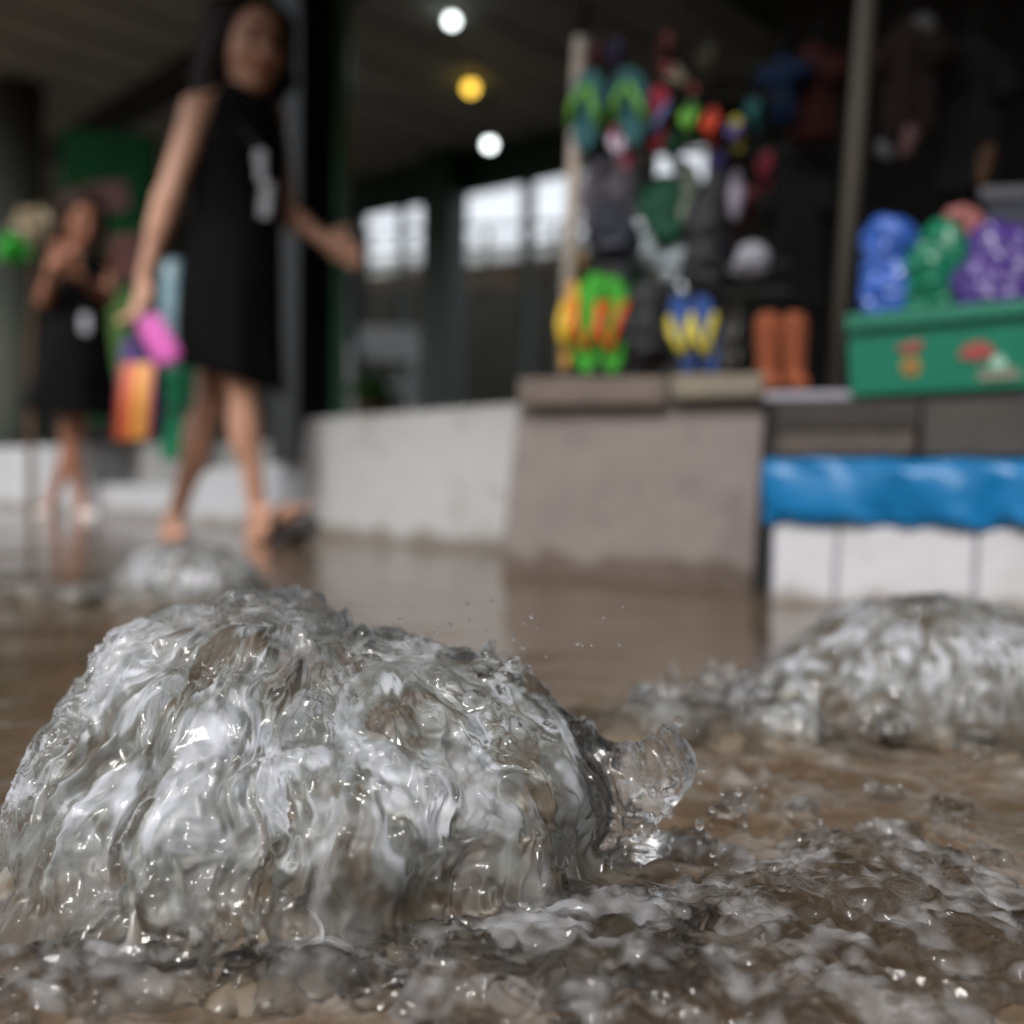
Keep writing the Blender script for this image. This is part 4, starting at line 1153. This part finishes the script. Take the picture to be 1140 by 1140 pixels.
# the crowd of small goods further back on the rails
gb = GP.moved(0.2)
for (px, py, hw, hh, tl, cs, ct, lab) in (
        (664, 70, 10, 24, .1, lin(70, 16, 20), lin(90, 20, 24), 'maroon flip-flop hung at the very top beside the white post'),
        (690, 62, 10, 22, -.1, lin(34, 30, 60), lin(60, 50, 90), 'indigo flip-flop in the shadowed top row'),
        (742, 60, 10, 24, .2, lin(110, 34, 34), lin(60, 20, 20), 'dull red flip-flop above the tilted brick red one'),
        (790, 70, 9, 22, .1, lin(50, 52, 34), lin(84, 80, 50), 'olive flip-flop in the shadowed top row'),
        (752, 168, 9, 22, 0, lin(22, 84, 58), lin(40, 110, 70), 'bottle green flip-flop under the crimson one'),
        (800, 188, 9, 20, .1, lin(56, 44, 104), lin(84, 70, 130), 'violet flip-flop just above the long black bag'),
        (842, 128, 9, 22, -.1, lin(20, 84, 88), lin(40, 110, 110), 'petrol flip-flop at the right end of the top row'),
        (836, 228, 9, 22, .1, lin(96, 20, 34), lin(60, 10, 20), 'wine red flip-flop over the white cap'),
        (648, 300, 8, 22, .1, lin(120, 90, 40), lin(150, 120, 60), 'ochre flip-flop behind the foot of the white post'),
        (712, 322, 9, 20, 0, lin(22, 70, 46), lin(30, 90, 60), 'forest green flip-flop above the standing black bag'),
        (748, 330, 9, 20, .1, lin(30, 36, 80), lin(120, 120, 130), 'navy flip-flop with grey strap above the blue pair'),
        (820, 370, 10, 34, 0, lin(112, 110, 108), lin(80, 80, 80), 'tall grey flip-flop leaning right of the blue pair')):
    k_ = lab.split(' flip')[0].replace(' ', '_')
    slippers('flip_flop', ((px, py, hw, hh, tl),), gb, mat(k_ + '_sole', cs, .6), mat(k_ + '_strap', ct, .5), lab, cat='flip-flop')
for (px, py, rx, ry, colr, lab, sd_) in (
        (716, 178, 12, 18, lin(58, 48, 40), 'brown coin purse under the row of small flip-flops', 61), (662, 190, 10, 20, lin(44, 44, 48), 'charcoal pouch hung against the white post', 62),
        (770, 290, 12, 30, lin(30, 60, 52), 'dark teal pouch squeezed left of the long black bag', 63), (815, 262, 10, 22, lin(72, 30, 36), 'burgundy pouch between the long black bag and the white cap', 64),
        (700, 300, 18, 20, lin(140, 146, 152), 'light grey folded cloth over the standing black bag', 65), (762, 195, 12, 16, lin(150, 156, 150), 'pale folded cloth beside the sage purse', 66)):
    bundle(((px, py, rx, ry), (px + 3, py + ry * .5, rx * .9, ry * .7)), gb.moved(.03), colr, lab, sd_, 'pouch' if 'cloth' not in lab else 'folded_cloth', 'pouch' if 'cloth' not in lab else 'cloth', GH, 0.7, .004)
# orange rubber boots
bo = thing('rubber_boots', TP.moved(0.12).hit(868, 438), 'pair of orange rubber boots standing left of the grey post', 'boots')
for x in (855, 884):
    pp = TP.moved(0.12)
    Fd = Field(pp.hit(x, 435) - 0.12, pp.hit(x, 350) + 0.12, 0.004)
    k_ = np.linalg.norm(pp.hit(x + 1, 400) - pp.hit(x, 400))
    Fd.cone(pp.hit(x, 362), pp.hit(x, 420), 15 * k_, 12 * k_, 0.01)
    Fd.cone(pp.hit(x, 428), pp.hit(x, 428) + np.array([0.0, -0.045, -0.002]), 12 * k_, 10 * k_, 0.01)
    V, Q = Fd.extract(); V = relax(V, Q, 3)
    mesh('boot', V, Q, mat('orange_rubber', lin(132, 68, 38), 0.85, 0.15), bo, smooth=True)

# dim goods deep in the right stall: shirts on hangers
def shirt(px, py, hw, hh, plane, col, label, seed):
    c = plane.hit(px, py)
    k_ = np.linalg.norm(plane.hit(px + 1, py) - c)
    t = thing('hanging_shirt', c + np.array([0, 0, hh * k_]), label, 'shirt', 'shirts hanging at the back of the stall')
    Wd, Hh = hw * k_, hh * k_
    rings = []
    for i in range(14):
        v = 1 - 2 * i / 13
        wv_ = Wd * (0.35 + 0.65 * min(1, (1 - v) / 0.22)) if v > 0.56 else Wd
        ring = []
        for kk in range(40):
            a_ = 2 * math.pi * kk / 40
            fold = 1 + 0.10 * math.sin(7 * a_ + seed) * (1 - v) / 2
            ring.append(c + plane.e * wv_ * math.cos(a_) * fold - plane.n * 0.028 * math.sin(a_) * (1 + 0.5 * math.sin(5 * a_ + seed * 2) * (1 - v) / 2) + np.array([0, 0, Hh * v]))
        rings.append(ring)
    m_ = mat('shirt_cloth_%d' % seed, col, 0.85, 0.25, 12)
    G().loft(rings).build('shirt_body', m_, t, smooth=True)
    for sg in (-1, 1):
        g = G(); g.tube([c + plane.e * sg * Wd * 0.8 + np.array([0, 0, Hh * 0.62]), c + plane.e * sg * Wd * 1.25 + np.array([0, 0, Hh * 0.15])], [0.03, 0.038], 12); g.build('sleeve', m_, t, smooth=True)
    g = G(); top = c + np.array([0, 0, Hh])
    g.tube([top + np.array([0, 0, -0.01]), top + np.array([0, 0, 0.04]), top + plane.e * 0.015 + np.array([0, 0, 0.055]), top + plane.e * 0.028 + np.array([0, 0, 0.04])], 0.0025, 8); g.build('hanger', M_BLACK, t, smooth=True)
    return t


dp_ = TP.moved(0.55)
shirt(905, 105, 24, 50, dp_, lin(66, 22, 18), 'dim dark red shirt left of the grey post', 1)
shirt(873, 100, 13, 34, dp_.moved(-0.05), lin(12, 44, 82), 'small dim blue shirt beside the dark red one', 2)
shirt(1012, 90, 30, 66, dp_, lin(40, 22, 24), 'dim maroon black shirt right of the grey post', 3)
shirt(1080, 130, 34, 90, dp_.moved(0.1), lin(24, 23, 24), 'black shirt in the dark corner above the bundles', 4)
shirt(890, 260, 32, 90, dp_.moved(0.1), lin(22, 20, 22), 'black shirt hanging behind the orange boots', 5)
bundle(((1014, 152, 9, 14), (1008, 168, 8, 8)), dp_.moved(-0.1), lin(120, 86, 86), 'tiny rose white pouch shining in the dark stall', 31, 'pouch', 'pouch', None, 0.5, 0.002)
bundle(((983, 165, 8, 9), (990, 172, 5, 5)), dp_.moved(-0.1), lin(120, 120, 124), 'tiny grey pouch left of the rose white one', 32, 'pouch', 'pouch', None, 0.5, 0.002)
bundle(((1095, 190, 8, 26), (1103, 172, 6, 14)), dp_.moved(-0.12), lin(84, 50, 12), 'dim amber umbrella sleeve hanging above the bundles', 33, 'umbrella_sleeve', 'sleeve', None, 0.5, 0.002)
bundle(((1028, 24, 11, 9), (1036, 30, 8, 7)), dp_.moved(-0.1), lin(92, 92, 92), 'tiny dull grey pouch near the top right', 34, 'pouch', 'pouch', None, 0.5, 0.002)

# ------------------------------------------------------------------ unseen house behind the photographer, added to block low sky light
ob = thing('sky_block_building', (0, -9, -0.15), 'unseen grey two storey shop house added across the flooded street to block low sky', 'building')
G().hexa([(-16, -9.0, -0.14), (16, -9.0, -0.14), (16, -9.0, 4.9), (-16, -9.0, 4.9)][::-1], (0, -5, 0)).build('wall', mat('shop_house_wall', lin(120, 118, 112), .8, .15, .8), ob)
M_SHOPGL = mat('dark_shop_glass', lin(28, 34, 36), .1)
M_SHUT = mat('steel_shutter', lin(110, 114, 116), .5, .15, 3)
for k in range(7):
    x = -13.6 + k * 4.2
    f_ = G().box((x, -8.96, 1.35), (1.6, 0, 0), (0, .03, 0), (0, 0, 1.35)).build('shop_front', M_SHUT if k % 2 else M_SHOPGL, ob)
    G().box((x, -8.96, 4.0), (1.2, 0, 0), (0, .035, 0), (0, 0, .55)).build('window', M_SHOPGL, ob)
G().box((0, -8.5, 3.1), (16, 0, 0), (0, .5, 0), (0, 0, .06)).build('canopy', M_GREYC, ob)

# ------------------------------------------------------------------ people
M_SKIN = mat('warm_skin', lin(200, 152, 128), 0.5, 0.08, 14)
M_SKIN2 = mat('tan_skin', lin(172, 118, 94), 0.5, 0.08, 14)
M_DRESS = mat('black_dress_cloth', lin(11, 11, 13), 0.9, 0.2, 18, spec=0.15)
M_HAIR = mat('dark_brown_hair', lin(26, 17, 15), 0.6, 0.3, 30, spec=0.2)
M_HAIR2 = mat('brown_hair', lin(46, 28, 22), 0.6, 0.3, 30, spec=0.2)
M_LIP = mat('lip_red', lin(150, 70, 66), 0.4)
M_EYE = mat('eye_dark', lin(30, 22, 20), 0.15)
M_CARD = mat('white_card', lin(180, 182, 188), 0.35, 0.05)


def unit(v):
    v = np.array(v, float); return v / np.linalg.norm(v)


def frame(f, up=(0, 0, 1)):
    f = unit(f); r = unit(np.cross(f, up)); u = np.cross(r, f)
    return f, r, u            # forward, right, up


def hand(Fd, wrist, dirn, side, curl=0.5, s=1.0):
    """palm and five unequal bent fingers; side: from the palm to the thumb"""
    d = unit(dirn); t = unit(np.array(side) - d * np.dot(side, d)); pn = np.cross(d, t)
    L = 0.085 * s
    pc = wrist + d * L * 0.5
    Fd.ell(pc, (0.050 * s, 0.040 * s, 0.016 * s), np.array([d, t, pn]), 0.008)
    for k, ln in enumerate((0.070, 0.080, 0.074, 0.058)):
        b = wrist + d * L * 0.92 + t * (0.030 - 0.020 * k) * s
        a1 = unit(d + pn * curl * 0.5); a2 = unit(d + pn * curl * 1.6)
        m_ = b + a1 * ln * 0.5 * s; e_ = m_ + a2 * ln * 0.5 * s
        Fd.cone(b - d * 0.02 * s, m_, 0.0085 * s, 0.0078 * s, 0.003); Fd.cone(m_, e_, 0.0078 * s, 0.0062 * s, 0.003)
    b = wrist + d * L * 0.3 + t * 0.03 * s
    m_ = b + unit(t * 0.8 + d * 0.7) * 0.035 * s; e_ = m_ + unit(t * 0.25 + d + pn * 0.3) * 0.03 * s
    Fd.cone(b, m_, 0.012 * s, 0.010 * s, 0.005); Fd.cone(m_, e_, 0.0095 * s, 0.0075 * s, 0.003)


def person(label, J, ff, hf, head_h, skin, res=0.0055, sc=1.0, barefoot=True):
    P = np.array(list(J.values()))
    Fd = Field(P.min(0) - 0.25, P.max(0) + 0.25, res)
    f, r, u = frame(ff)
    # trunk
    Fd.ell((J['shR'] + J['shL']) / 2 - np.array([0, 0, .09 * sc]), (.125 * sc, .085 * sc, .15 * sc), np.array([r, f, [0, 0, 1]]), .03)
    Fd.ell((J['hipR'] + J['hipL']) / 2 + np.array([0, 0, .03 * sc]), (.122 * sc, .10 * sc, .12 * sc), np.array([r, f, [0, 0, 1]]), .03)
    mid = (J['shR'] + J['shL'] + J['hipR'] + J['hipL']) / 4
    Fd.ell(mid, (.098 * sc, .08 * sc, .15 * sc), np.array([r, f, [0, 0, 1]]), .04)
    for s_ in 'RL':
        Fd.cone(J['sh' + s_], J['el' + s_], .043 * sc, .033 * sc, .02); Fd.cone(J['el' + s_], J['wr' + s_], .033 * sc, .022 * sc, .012)
        Fd.cone(J['el' + s_], J['el' + s_] * .6 + J['wr' + s_] * .4, .034 * sc, .033 * sc, .012)
        Fd.cone(J['hip' + s_], J['kn' + s_], .060 * sc, .042 * sc, .03); Fd.cone(J['kn' + s_], J['an' + s_], .040 * sc, .025 * sc, .012)
        cal = J['kn' + s_] * .68 + J['an' + s_] * .32
        back = -unit(np.array(J['toe' + s_]) - J['heel' + s_]); back = unit(back * [1, 1, .2])
        Fd.ell(cal + back * .014 * sc, (.040 * sc, .040 * sc, .10 * sc), None, .02)
        Fd.cone(J['an' + s_], J['heel' + s_], .028 * sc, .027 * sc, .012)
        Fd.cone(J['heel' + s_], J['toe' + s_] * .75 + J['heel' + s_] * .25, .022 * sc, .026 * sc, .012)
        Fd.cone(J['an' + s_], J['toe' + s_] * .7 + J['heel' + s_] * .3, .022 * sc, .022 * sc, .015)
        td = unit(J['toe' + s_] - J['heel' + s_]); ts = unit(np.cross(td, [0, 0, 1]))
        for k in range(5):
            b = J['toe' + s_] - td * (.02 + .006 * k) * sc + ts * (.026 - .013 * k) * sc * (1 if s_ == 'L' else -1)
            Fd.cone(b - td * .03 * sc, b + td * .012 * sc, .010 * sc, (.011 if k == 0 else .008) * sc, .004)
    Fd.cone(J['neck'] - np.array([0, 0, .03]), J['head'] - np.array([0, 0, head_h * .25]), .050 * sc, .046 * sc, .02)
    for s_ in 'RL':
        Fd.cone(J['neck'], J['sh' + s_], .04 * sc, .038 * sc, .03)
    # head
    hfw, hr, hu = frame(hf); h = head_h; c = J['head']; Mh = np.array([hr, hfw, hu])
    def hp(x, y, z): return c + hr * x * h + hfw * y * h + hu * z * h
    Fd.ell(hp(0, -.04, .10), (.335 * h, .41 * h, .40 * h), Mh, .01)
    Fd.ell(hp(0, .08, -.14), (.265 * h, .30 * h, .33 * h), Mh, .03)
    Fd.ell(hp(0, .22, -.40), (.12 * h, .11 * h, .10 * h), Mh, .03)
    for s_ in (-1, 1):
        Fd.ell(hp(.135 * s_, .385, .02), (.075 * h, .05 * h, .045 * h), Mh, .008, cut=True)
        Fd.ell(hp(.15 * s_, .27, -.13), (.10 * h, .08 * h, .08 * h), Mh, .02)
        Fd.ell(hp(.345 * s_, -.03, -.04), (.035 * h, .07 * h, .12 * h), Mh, .006)
    Fd.cone(hp(0, .37, .04), hp(0, .45, -.12), .028 * h, .055 * h, .008)
    Fd.ell(hp(0, .37, -.26), (.10 * h, .05 * h, .035 * h), Mh, .008)
    hand(Fd, J['wrR'], J['hdR'] - J['wrR'], J['thR'], J.get('curlR', np.array([.6]))[0], sc)
    hand(Fd, J['wrL'], J['hdL'] - J['wrL'], J['thL'], J.get('curlL', np.array([.6]))[0], sc)
    V, Q = Fd.extract(); V = relax(V, Q, 2)
    o = mesh('person', V, Q, skin, smooth=True, label=label, cat='person', group=None)
    for s_ in (-1, 1):
        g = G(); g.ball(hp(.135 * s_, .345, .02), .045 * h, 12, 8); g.build('eye', M_EYE, o, smooth=True)
        g = G(); g.tube([hp(.07 * s_, .40, .11), hp(.14 * s_, .40, .135), hp(.22 * s_, .35, .11)], [.012 * h, .016 * h, .009 * h], 8); g.build('eyebrow', M_HAIR, o, smooth=True)
    g = G(); g.tube([hp(-.10, .385, -.265), hp(-.04, .42, -.25), hp(.04, .42, -.25), hp(.10, .385, -.265)], [.012 * h, .028 * h, .028 * h, .012 * h], 10); g.build('lips', M_LIP, o, smooth=True)
    return o, hp, Mh


def hairmesh(strokes, caps, cuts, lo, hi, m, parent, seed, amp=.006):
    Fd = Field(lo, hi, .006)
    for c, rd, M in caps: Fd.ell(c, rd, M, .015)
    for a, b, ra_, rb_ in strokes: Fd.cone(a, b, ra_, rb_, .02)
    for c, rd, M in cuts: Fd.ell(c, rd, M, .012, cut=True)
    V, Q = Fd.extract(); V = relax(V, Q, 2); n = normals(V, Q)
    V = V + n * (amp * (ridge(V * [60, 60, 9], seed) - .4))[:, None]
    return mesh('hair', V, Q, m, parent, smooth=True)


def dress(rings, Y, m, parent, hem_tilt=0.0, seed=1, nseg=56):
    """rings: (py, px_left, px_right, dY, half depth)"""
    pm = Y / F; out = []; nr_ = len(rings)
    py0, py1 = rings[0][0], rings[-1][0]
    # resample
    R_ = np.array(rings, float); tt = np.linspace(0, nr_ - 1, 42)
    R2 = np.stack([np.interp(tt, np.arange(nr_), R_[:, k]) for k in range(5)], 1)
    for k in range(1, 5):
        R2[1:-1, k] = (R2[:-2, k] + 2 * R2[1:-1, k] + R2[2:, k]) / 4
    for py, xl, xr, dy, hd in R2:
        c = at_y((xl + xr) / 2, py, Y + dy); w_ = (xr - xl) / 2 * pm; ring = []
        t = (py - py0) / (py1 - py0)
        for k in range(nseg):
            a_ = 2 * math.pi * k / nseg
            fo = 1 + (0.055 * math.sin(6 * a_ + seed) + .03 * math.sin(11 * a_ + 2 * seed)) * max(0, t - .45) / .55
            z = -hem_tilt * pm * math.cos(a_) * max(0, t - .6) / .4
            wr = .004 * noise(np.array([[a_ * 1.5, py / 30.0, seed]]), 5)[0]
            ring.append(c + np.array([(w_ + wr) * math.cos(a_) * fo, -(hd + wr) * math.sin(a_) * fo, z]))
        out.append(ring)
    # turn the hem inwards so the skirt has thickness
    inner = [[p + (np.mean(out[-1], 0) - p) * .05 + np.array([0, 0, .004]) for p in out[-1]]]
    inner.append([p + (np.mean(out[-4], 0) - p) * .07 for p in out[-4]])
    g = G(); g.loft(out + inner, True)
    return g.build('dress', m, parent, smooth=True)


# ---- the walking woman
Y1 = 3.05
def q1(x, y, dy=0.0): return at_y(x, y, Y1 + dy)
J = dict(head=q1(281, 50, -.02), neck=q1(262, 112, 0), shR=q1(221, 124, -.11), shL=q1(300, 130, .09), elR=q1(186, 222, -.16), wrR=q1(161, 310, -.17), elL=q1(318, 236, .10), wrL=q1(362, 268, .02),
         hdR=q1(154, 350, -.18), hdL=q1(404, 288, -.02), hipR=q1(262, 345, -.06), hipL=q1(244, 345, .06), knR=q1(268, 425, -.10), anR=q1(287, 572, -.05), heelR=q1(284, 600, -.04), toeR=q1(338, 562, -.13),
         knL=q1(233, 452, .02), anL=q1(194, 580, .08), heelL=q1(186, 603, .10), toeL=q1(216, 612, .0))
J['thR'] = np.array([.5, -.6, 0]); J['thL'] = np.array([0, -.3, 1.0])
Jp = {k: v for k, v in J.items() if k not in ('thR', 'thL')}
class JD(dict): pass
JJ = JD(Jp)
def person_call(J, **kw):
    vals = {k: v for k, v in J.items() if k not in ('thR', 'thL', 'curlR', 'curlL')}
    d = JD(vals)
    class D2(dict):
        def values(self): return [v for k, v in self.items() if k not in ('thR', 'thL', 'curlR', 'curlL')]
    return person(J=D2(J), **kw)
J['curlR'] = np.array([1.0]); J['curlL'] = np.array([.45])
w1, hp1, M1 = person_call(J, label='woman in a sleeveless black dress striding through the flood with her head lowered', ff=(.75, -.66, 0), hf=(.52, -.80, -.26), head_h=.250, skin=M_SKIN, sc=.98)
dress(((98, 250, 286, 0, .062), (105, 240, 292, 0, .075), (112, 228, 300, 0, .085), (122, 214, 308, -.01, .11), (150, 208, 317, -.01, .135), (180, 209, 318, -.01, .135), (215, 212, 314, 0, .13), (250, 214, 312, 0, .125), (290, 205, 312, 0, .15), (340, 200, 311, 0, .165),
       (385, 199, 312, 0, .17), (422, 201, 315, 0, .17)), Y1, M_DRESS, w1, hem_tilt=16)
h = .25
strk = []
for k in range(9):
    a_ = -1.0 + k * .25
    x0 = hp1(.34 * math.sin(a_ * 1.2) * -1 - .02, -.30 * math.cos(a_), .25)
    x1 = hp1(-.38 * math.sin(a_ * 1.2), -.40 * math.cos(a_), -.35)
    x2 = q1(228 + 5 * k, 140 + 6 * (k % 3), -.06 + .03 * k)
    strk += [(x0, x1, .045, .042), (x1, x2, .042, .024)]
strk += [(q1(242, 40, .0), q1(236, 90, -.02), .042, .042), (q1(236, 90, -.02), q1(230, 158, -.08), .044, .020), (q1(250, 60, .03), q1(248, 122, .0), .05, .035), (hp1(-.30, .16, .28), hp1(-.37, .10, -.30), .024, .026), (hp1(-.37, .10, -.30), q1(232, 150, -.14), .028, .018), (hp1(.33, .06, .28), hp1(.39, -.04, -.30), .022, .024), (hp1(.39, -.04, -.3), q1(306, 140, .04), .024, .014)]
hairmesh(strk, [(hp1(0, -.07, .14), (.385 * h, .44 * h, .43 * h), M1)], [(hp1(.02, .36, -.10), (.34 * h, .36 * h, .50 * h), M1)], hp1(0, 0, 0) - np.array([.3, .3, .36]), hp1(0, 0, 0) + np.array([.3, .34, .26]), M_HAIR, w1, 3)
# sandals
for s_, lab in (('R', None), ('L', None)):
    he, to = J['heel' + s_], J['toe' + s_]; d = unit(to - he); sd2 = unit(np.cross(d, [0, 0, 1])); up = np.cross(sd2, d)
    a = he - d * .04 - up * .034; b = to + d * .02 - up * .034; ln = np.linalg.norm(b - a)
    ol = sole_outline()
    def so(u_, v_, o_): return (a + b) / 2 + d * v_ * ln / 2 + sd2 * u_ * .095 + up * o_
    sd_o = G().loft([[so(u_, v_, -.036) for u_, v_ in ol], [so(u_ * 1.03, v_, -.008) for u_, v_ in ol], [so(u_, v_, .0) for u_, v_ in ol]]).build('sandal', mat('black_rubber_sandal', lin(34, 26, 26), .5), w1)
    g = G(); g.tube([so(-.45, .1, 0), so(-.40, .25, .045), so(0, .38, .062), so(.40, .25, .045), so(.45, .1, 0)], [.009, .012, .012, .012, .009], 8); g.build('sandal_strap', mat('black_rubber_sandal', lin(34, 26, 26), .5), w1, smooth=True)
# name card on its cord
cc = q1(296, 222, -.175)
g = G(); g.box(cc, (.014, 0.006, 0), (0, .003, 0), (.004, 0, .046)); card = g.build('name_card', M_CARD, w1, bevel=.003)
g = G(); g.ball(q1(290, 176, -.165), (.017, .008, .024), 12, 8); g.ball(q1(291, 194, -.17), (.014, .008, .022), 12, 8); g.build('card_clip', M_CARD, w1, smooth=True)
g = G(); g.tube([q1(250, 108, -.05), q1(268, 140, -.14), q1(288, 166, -.162), q1(291, 196, -.168), q1(295, 206, -.172)], .004, 8); g.build('cord', M_BLACK, w1, smooth=True)

# ---- what she carries
fx = np.array([1, 0, 0.0])
g = G(); c = q1(176, 377, -.20); ax = unit(q1(191, 400, -.2) - q1(163, 352, -.2)); sx_ = unit(np.cross(ax, [0, -1, 0]))
po = thing('pouch', c, 'bright pink pouch held in the hand above the striped bag', 'pouch')
rings = []
for t_, k in ((-1, .55), (-.92, .82), (-.6, .95), (0, 1.0), (.7, 1.0), (.95, .9), (1, .6)):
    rings.append([c + ax * .072 * t_ + sx_ * .036 * k * math.copysign(abs(math.cos(a_)) ** .6, math.cos(a_)) + np.array([0, .014, 0]) * k * math.sin(a_) for a_ in np.linspace(0, 2 * math.pi, 24, endpoint=False)])
g.loft(rings).build('body', mat('pink_cloth', lin(232, 112, 200), .5, .08), po, smooth=True)
g = G(); g.tube([c - ax * .07 + sx_ * .03 + np.array([0, -.012, 0]), c - ax * .066 + np.array([0, -.017, 0]), c - ax * .07 - sx_ * .03 + np.array([0, -.012, 0])], .003, 8); g.build('zip', mat('pale_pink_zip', lin(240, 190, 226), .4), po)
bgt = thing('shopping_bag', q1(155, 488, -.16), 'orange, yellow and red striped shopping bag with a purple side, carried low', 'bag')
Yb = -.17
tl, tr, br, bl = (134, 404), (172, 404), (166, 488), (125, 490)
def bq(u, v, dy=0):
    x = (tl[0] * (1 - u) + tr[0] * u) * (1 - v) + (bl[0] * (1 - u) + br[0] * u) * v; y = (tl[1] * (1 - u) + tr[1] * u) * (1 - v) + (bl[1] * (1 - u) + br[1] * u) * v
    return q1(x, y, Yb + dy)
cols = [lin(150, 40, 46), lin(214, 120, 60), lin(204, 66, 60), lin(226, 164, 74), lin(222, 150, 60), lin(190, 110, 110)]
edges = [0, .14, .30, .46, .72, .88, 1.0]
for k in range(6):
    g = G(); n_ = 12; top = []
    A = []; 
    for i in range(n_ + 1):
        v = i / n_; bul = -.018 * math.sin(math.pi * v)
        A.append([bq(edges[k], v, bul), bq(edges[k + 1], v, bul)])
    Vv = [p for row in A for p in row] + [p + np.array([0, .006, 0]) for row in A for p in row]; m_ = 2 * (n_ + 1)
    Fc = []
    for i in range(n_):
        Fc += [(2 * i, 2 * i + 1, 2 * i + 3, 2 * i + 2), (m_ + 2 * i + 2, m_ + 2 * i + 3, m_ + 2 * i + 1, m_ + 2 * i)]
        Fc += [(2 * i, 2 * i + 2, m_ + 2 * i + 2, m_ + 2 * i), (2 * i + 1, m_ + 2 * i + 1, m_ + 2 * i + 3, 2 * i + 3)]
    Fc += [(0, m_, m_ + 1, 1), (2 * n_, 2 * n_ + 1, m_ + 2 * n_ + 1, m_ + 2 * n_)]
    g.add(Vv, Fc); g.build('stripe', mat('stripe_%d' % k, cols[k], .55, .15, 16), bgt)
M_PUR = mat('purple_bag_side', lin(74, 50, 120), .5, .2)
g = G(); rings = []
for v, xl, xr in ((0, 140, 176), (.1, 136, 178), (.35, 133, 180), (.65, 130, 184), (1.0, 127, 182)):
    y = 374 + v * 114
    cL, cR = q1(xl, y, Yb + .045), q1(xr, y, Yb + .045); cc = (cL + cR) / 2; hw = np.linalg.norm(cR - cL) / 2
    rings.append([cc + np.array([hw * math.copysign(abs(math.cos(a_)) ** .4, math.cos(a_)), -.036 * math.sin(a_) * (.6 + .4 * v), 0]) for a_ in np.linspace(0, 2 * math.pi, 24, endpoint=False)])
g.loft(rings).build('body', M_PUR, bgt, smooth=True)
g = G(); g.tube([q1(142, 376, Yb + .02), q1(150, 352, Yb), q1(158, 344, Yb), q1(166, 356, Yb), q1(170, 376, Yb + .02)], .005, 8); g.build('handle', M_PUR, bgt, smooth=True)

# ---- the second woman, further back
Y2 = 4.5
def q2(x, y, dy=0.0): return at_y(x, y, Y2 + dy)
J = dict(head=q2(92, 245, -.02), neck=q2(90, 277, 0), shR=q2(65, 292, -.06), shL=q2(116, 290, .06), elR=q2(50, 334, -.12), wrR=q2(58, 298, -.22), elL=q2(121, 332, -.02), wrL=q2(88, 306, -.20),
         hdR=q2(64, 276, -.23), hdL=q2(70, 290, -.24), hipR=q2(80, 400, -.05), hipL=q2(92, 400, .05), knR=q2(76, 478, -.08), anR=q2(92, 566, -.02), heelR=q2(90, 576, .01), toeR=q2(106, 579, -.12),
         knL=q2(86, 478, .06), anL=q2(56, 562, .10), heelL=q2(53, 574, .13), toeL=q2(44, 578, -.01))
J['thR'] = np.array([.6, -.4, .3]); J['thL'] = np.array([0, -.4, 1.0]); J['curlR'] = np.array([1.0]); J['curlL'] = np.array([1.0])
w2, hp2, M2 = person_call(J, label='woman in black with white shoes holding both hands up near her face', ff=(.55, -.83, 0), hf=(.55, -.8, -.32), head_h=.225, skin=M_SKIN2, sc=.86)
dress(((279, 80, 104, 0, .05), (285, 72, 112, 0, .07), (294, 66, 118, 0, .09), (318, 62, 120, 0, .11), (345, 58, 118, 0, .105), (375, 49, 120, 0, .13), (410, 41, 124, 0, .16), (440, 34, 128, 0, .18), (462, 30, 130, 0, .19)), Y2, M_DRESS, w2, hem_tilt=4, seed=2)
h2 = .225
hairmesh([(hp2(-.2, -.3, .2), hp2(-.25, -.38, -.35), .045, .04), (hp2(.2, -.3, .2), hp2(.25, -.38, -.35), .045, .04), (hp2(0, -.4, .1), hp2(0, -.45, -.4), .05, .04), (hp2(-.32, .1, .2), hp2(-.38, .0, -.3), .02, .022), (hp2(.32, .1, .2), hp2(.38, .0, -.3), .02, .022)],
         [(hp2(0, -.07, .14), (.385 * h2, .44 * h2, .43 * h2), M2)], [(hp2(.02, .36, -.12), (.29 * h2, .34 * h2, .44 * h2), M2)], hp2(0, 0, 0) - .26, hp2(0, 0, 0) + .26, M_HAIR2, w2, 4)
for s_ in 'RL':
    he, to = J['heel' + s_], J['toe' + s_]; d = unit(to - he)
    Fd = Field(np.minimum(he, to) - .09, np.maximum(he, to) + .09, .005)
    Fd.cone(he - np.array([0, 0, .008]), he * .4 + to * .6, .034, .038, .015); Fd.cone(he * .4 + to * .6, to + d * .01 - np.array([0, 0, .01]), .038, .030, .015)
    V, Q = Fd.extract(); V = relax(V, Q, 2)
    mesh('shoe', V, Q, mat('white_shoe', lin(226, 222, 218), .5, .05), w2, smooth=True)
g = G(); g.box(q2(95, 360, -.19), (.018, 0, 0), (0, .003, 0), (0, 0, .036)); g.build('name_card', M_CARD, w2, bevel=.003)
g = G(); g.tube([q2(88, 284, -.08), q2(92, 315, -.125), q2(95, 350, -.185)], .004, 8); g.build('cord', M_BLACK, w2, smooth=True)
ph = thing('phone', q2(66, 280, -.25), 'small phone held up in the hands of the woman with white shoes', 'phone')
g = G(); g.box(q2(67, 281, -.245), (.022, -.012, .012), (.006, .008, .003), (-.016, 0, .045)); g.build('case', mat('skin_tone_phone_case', lin(150, 96, 78), .4), ph, bevel=.004)
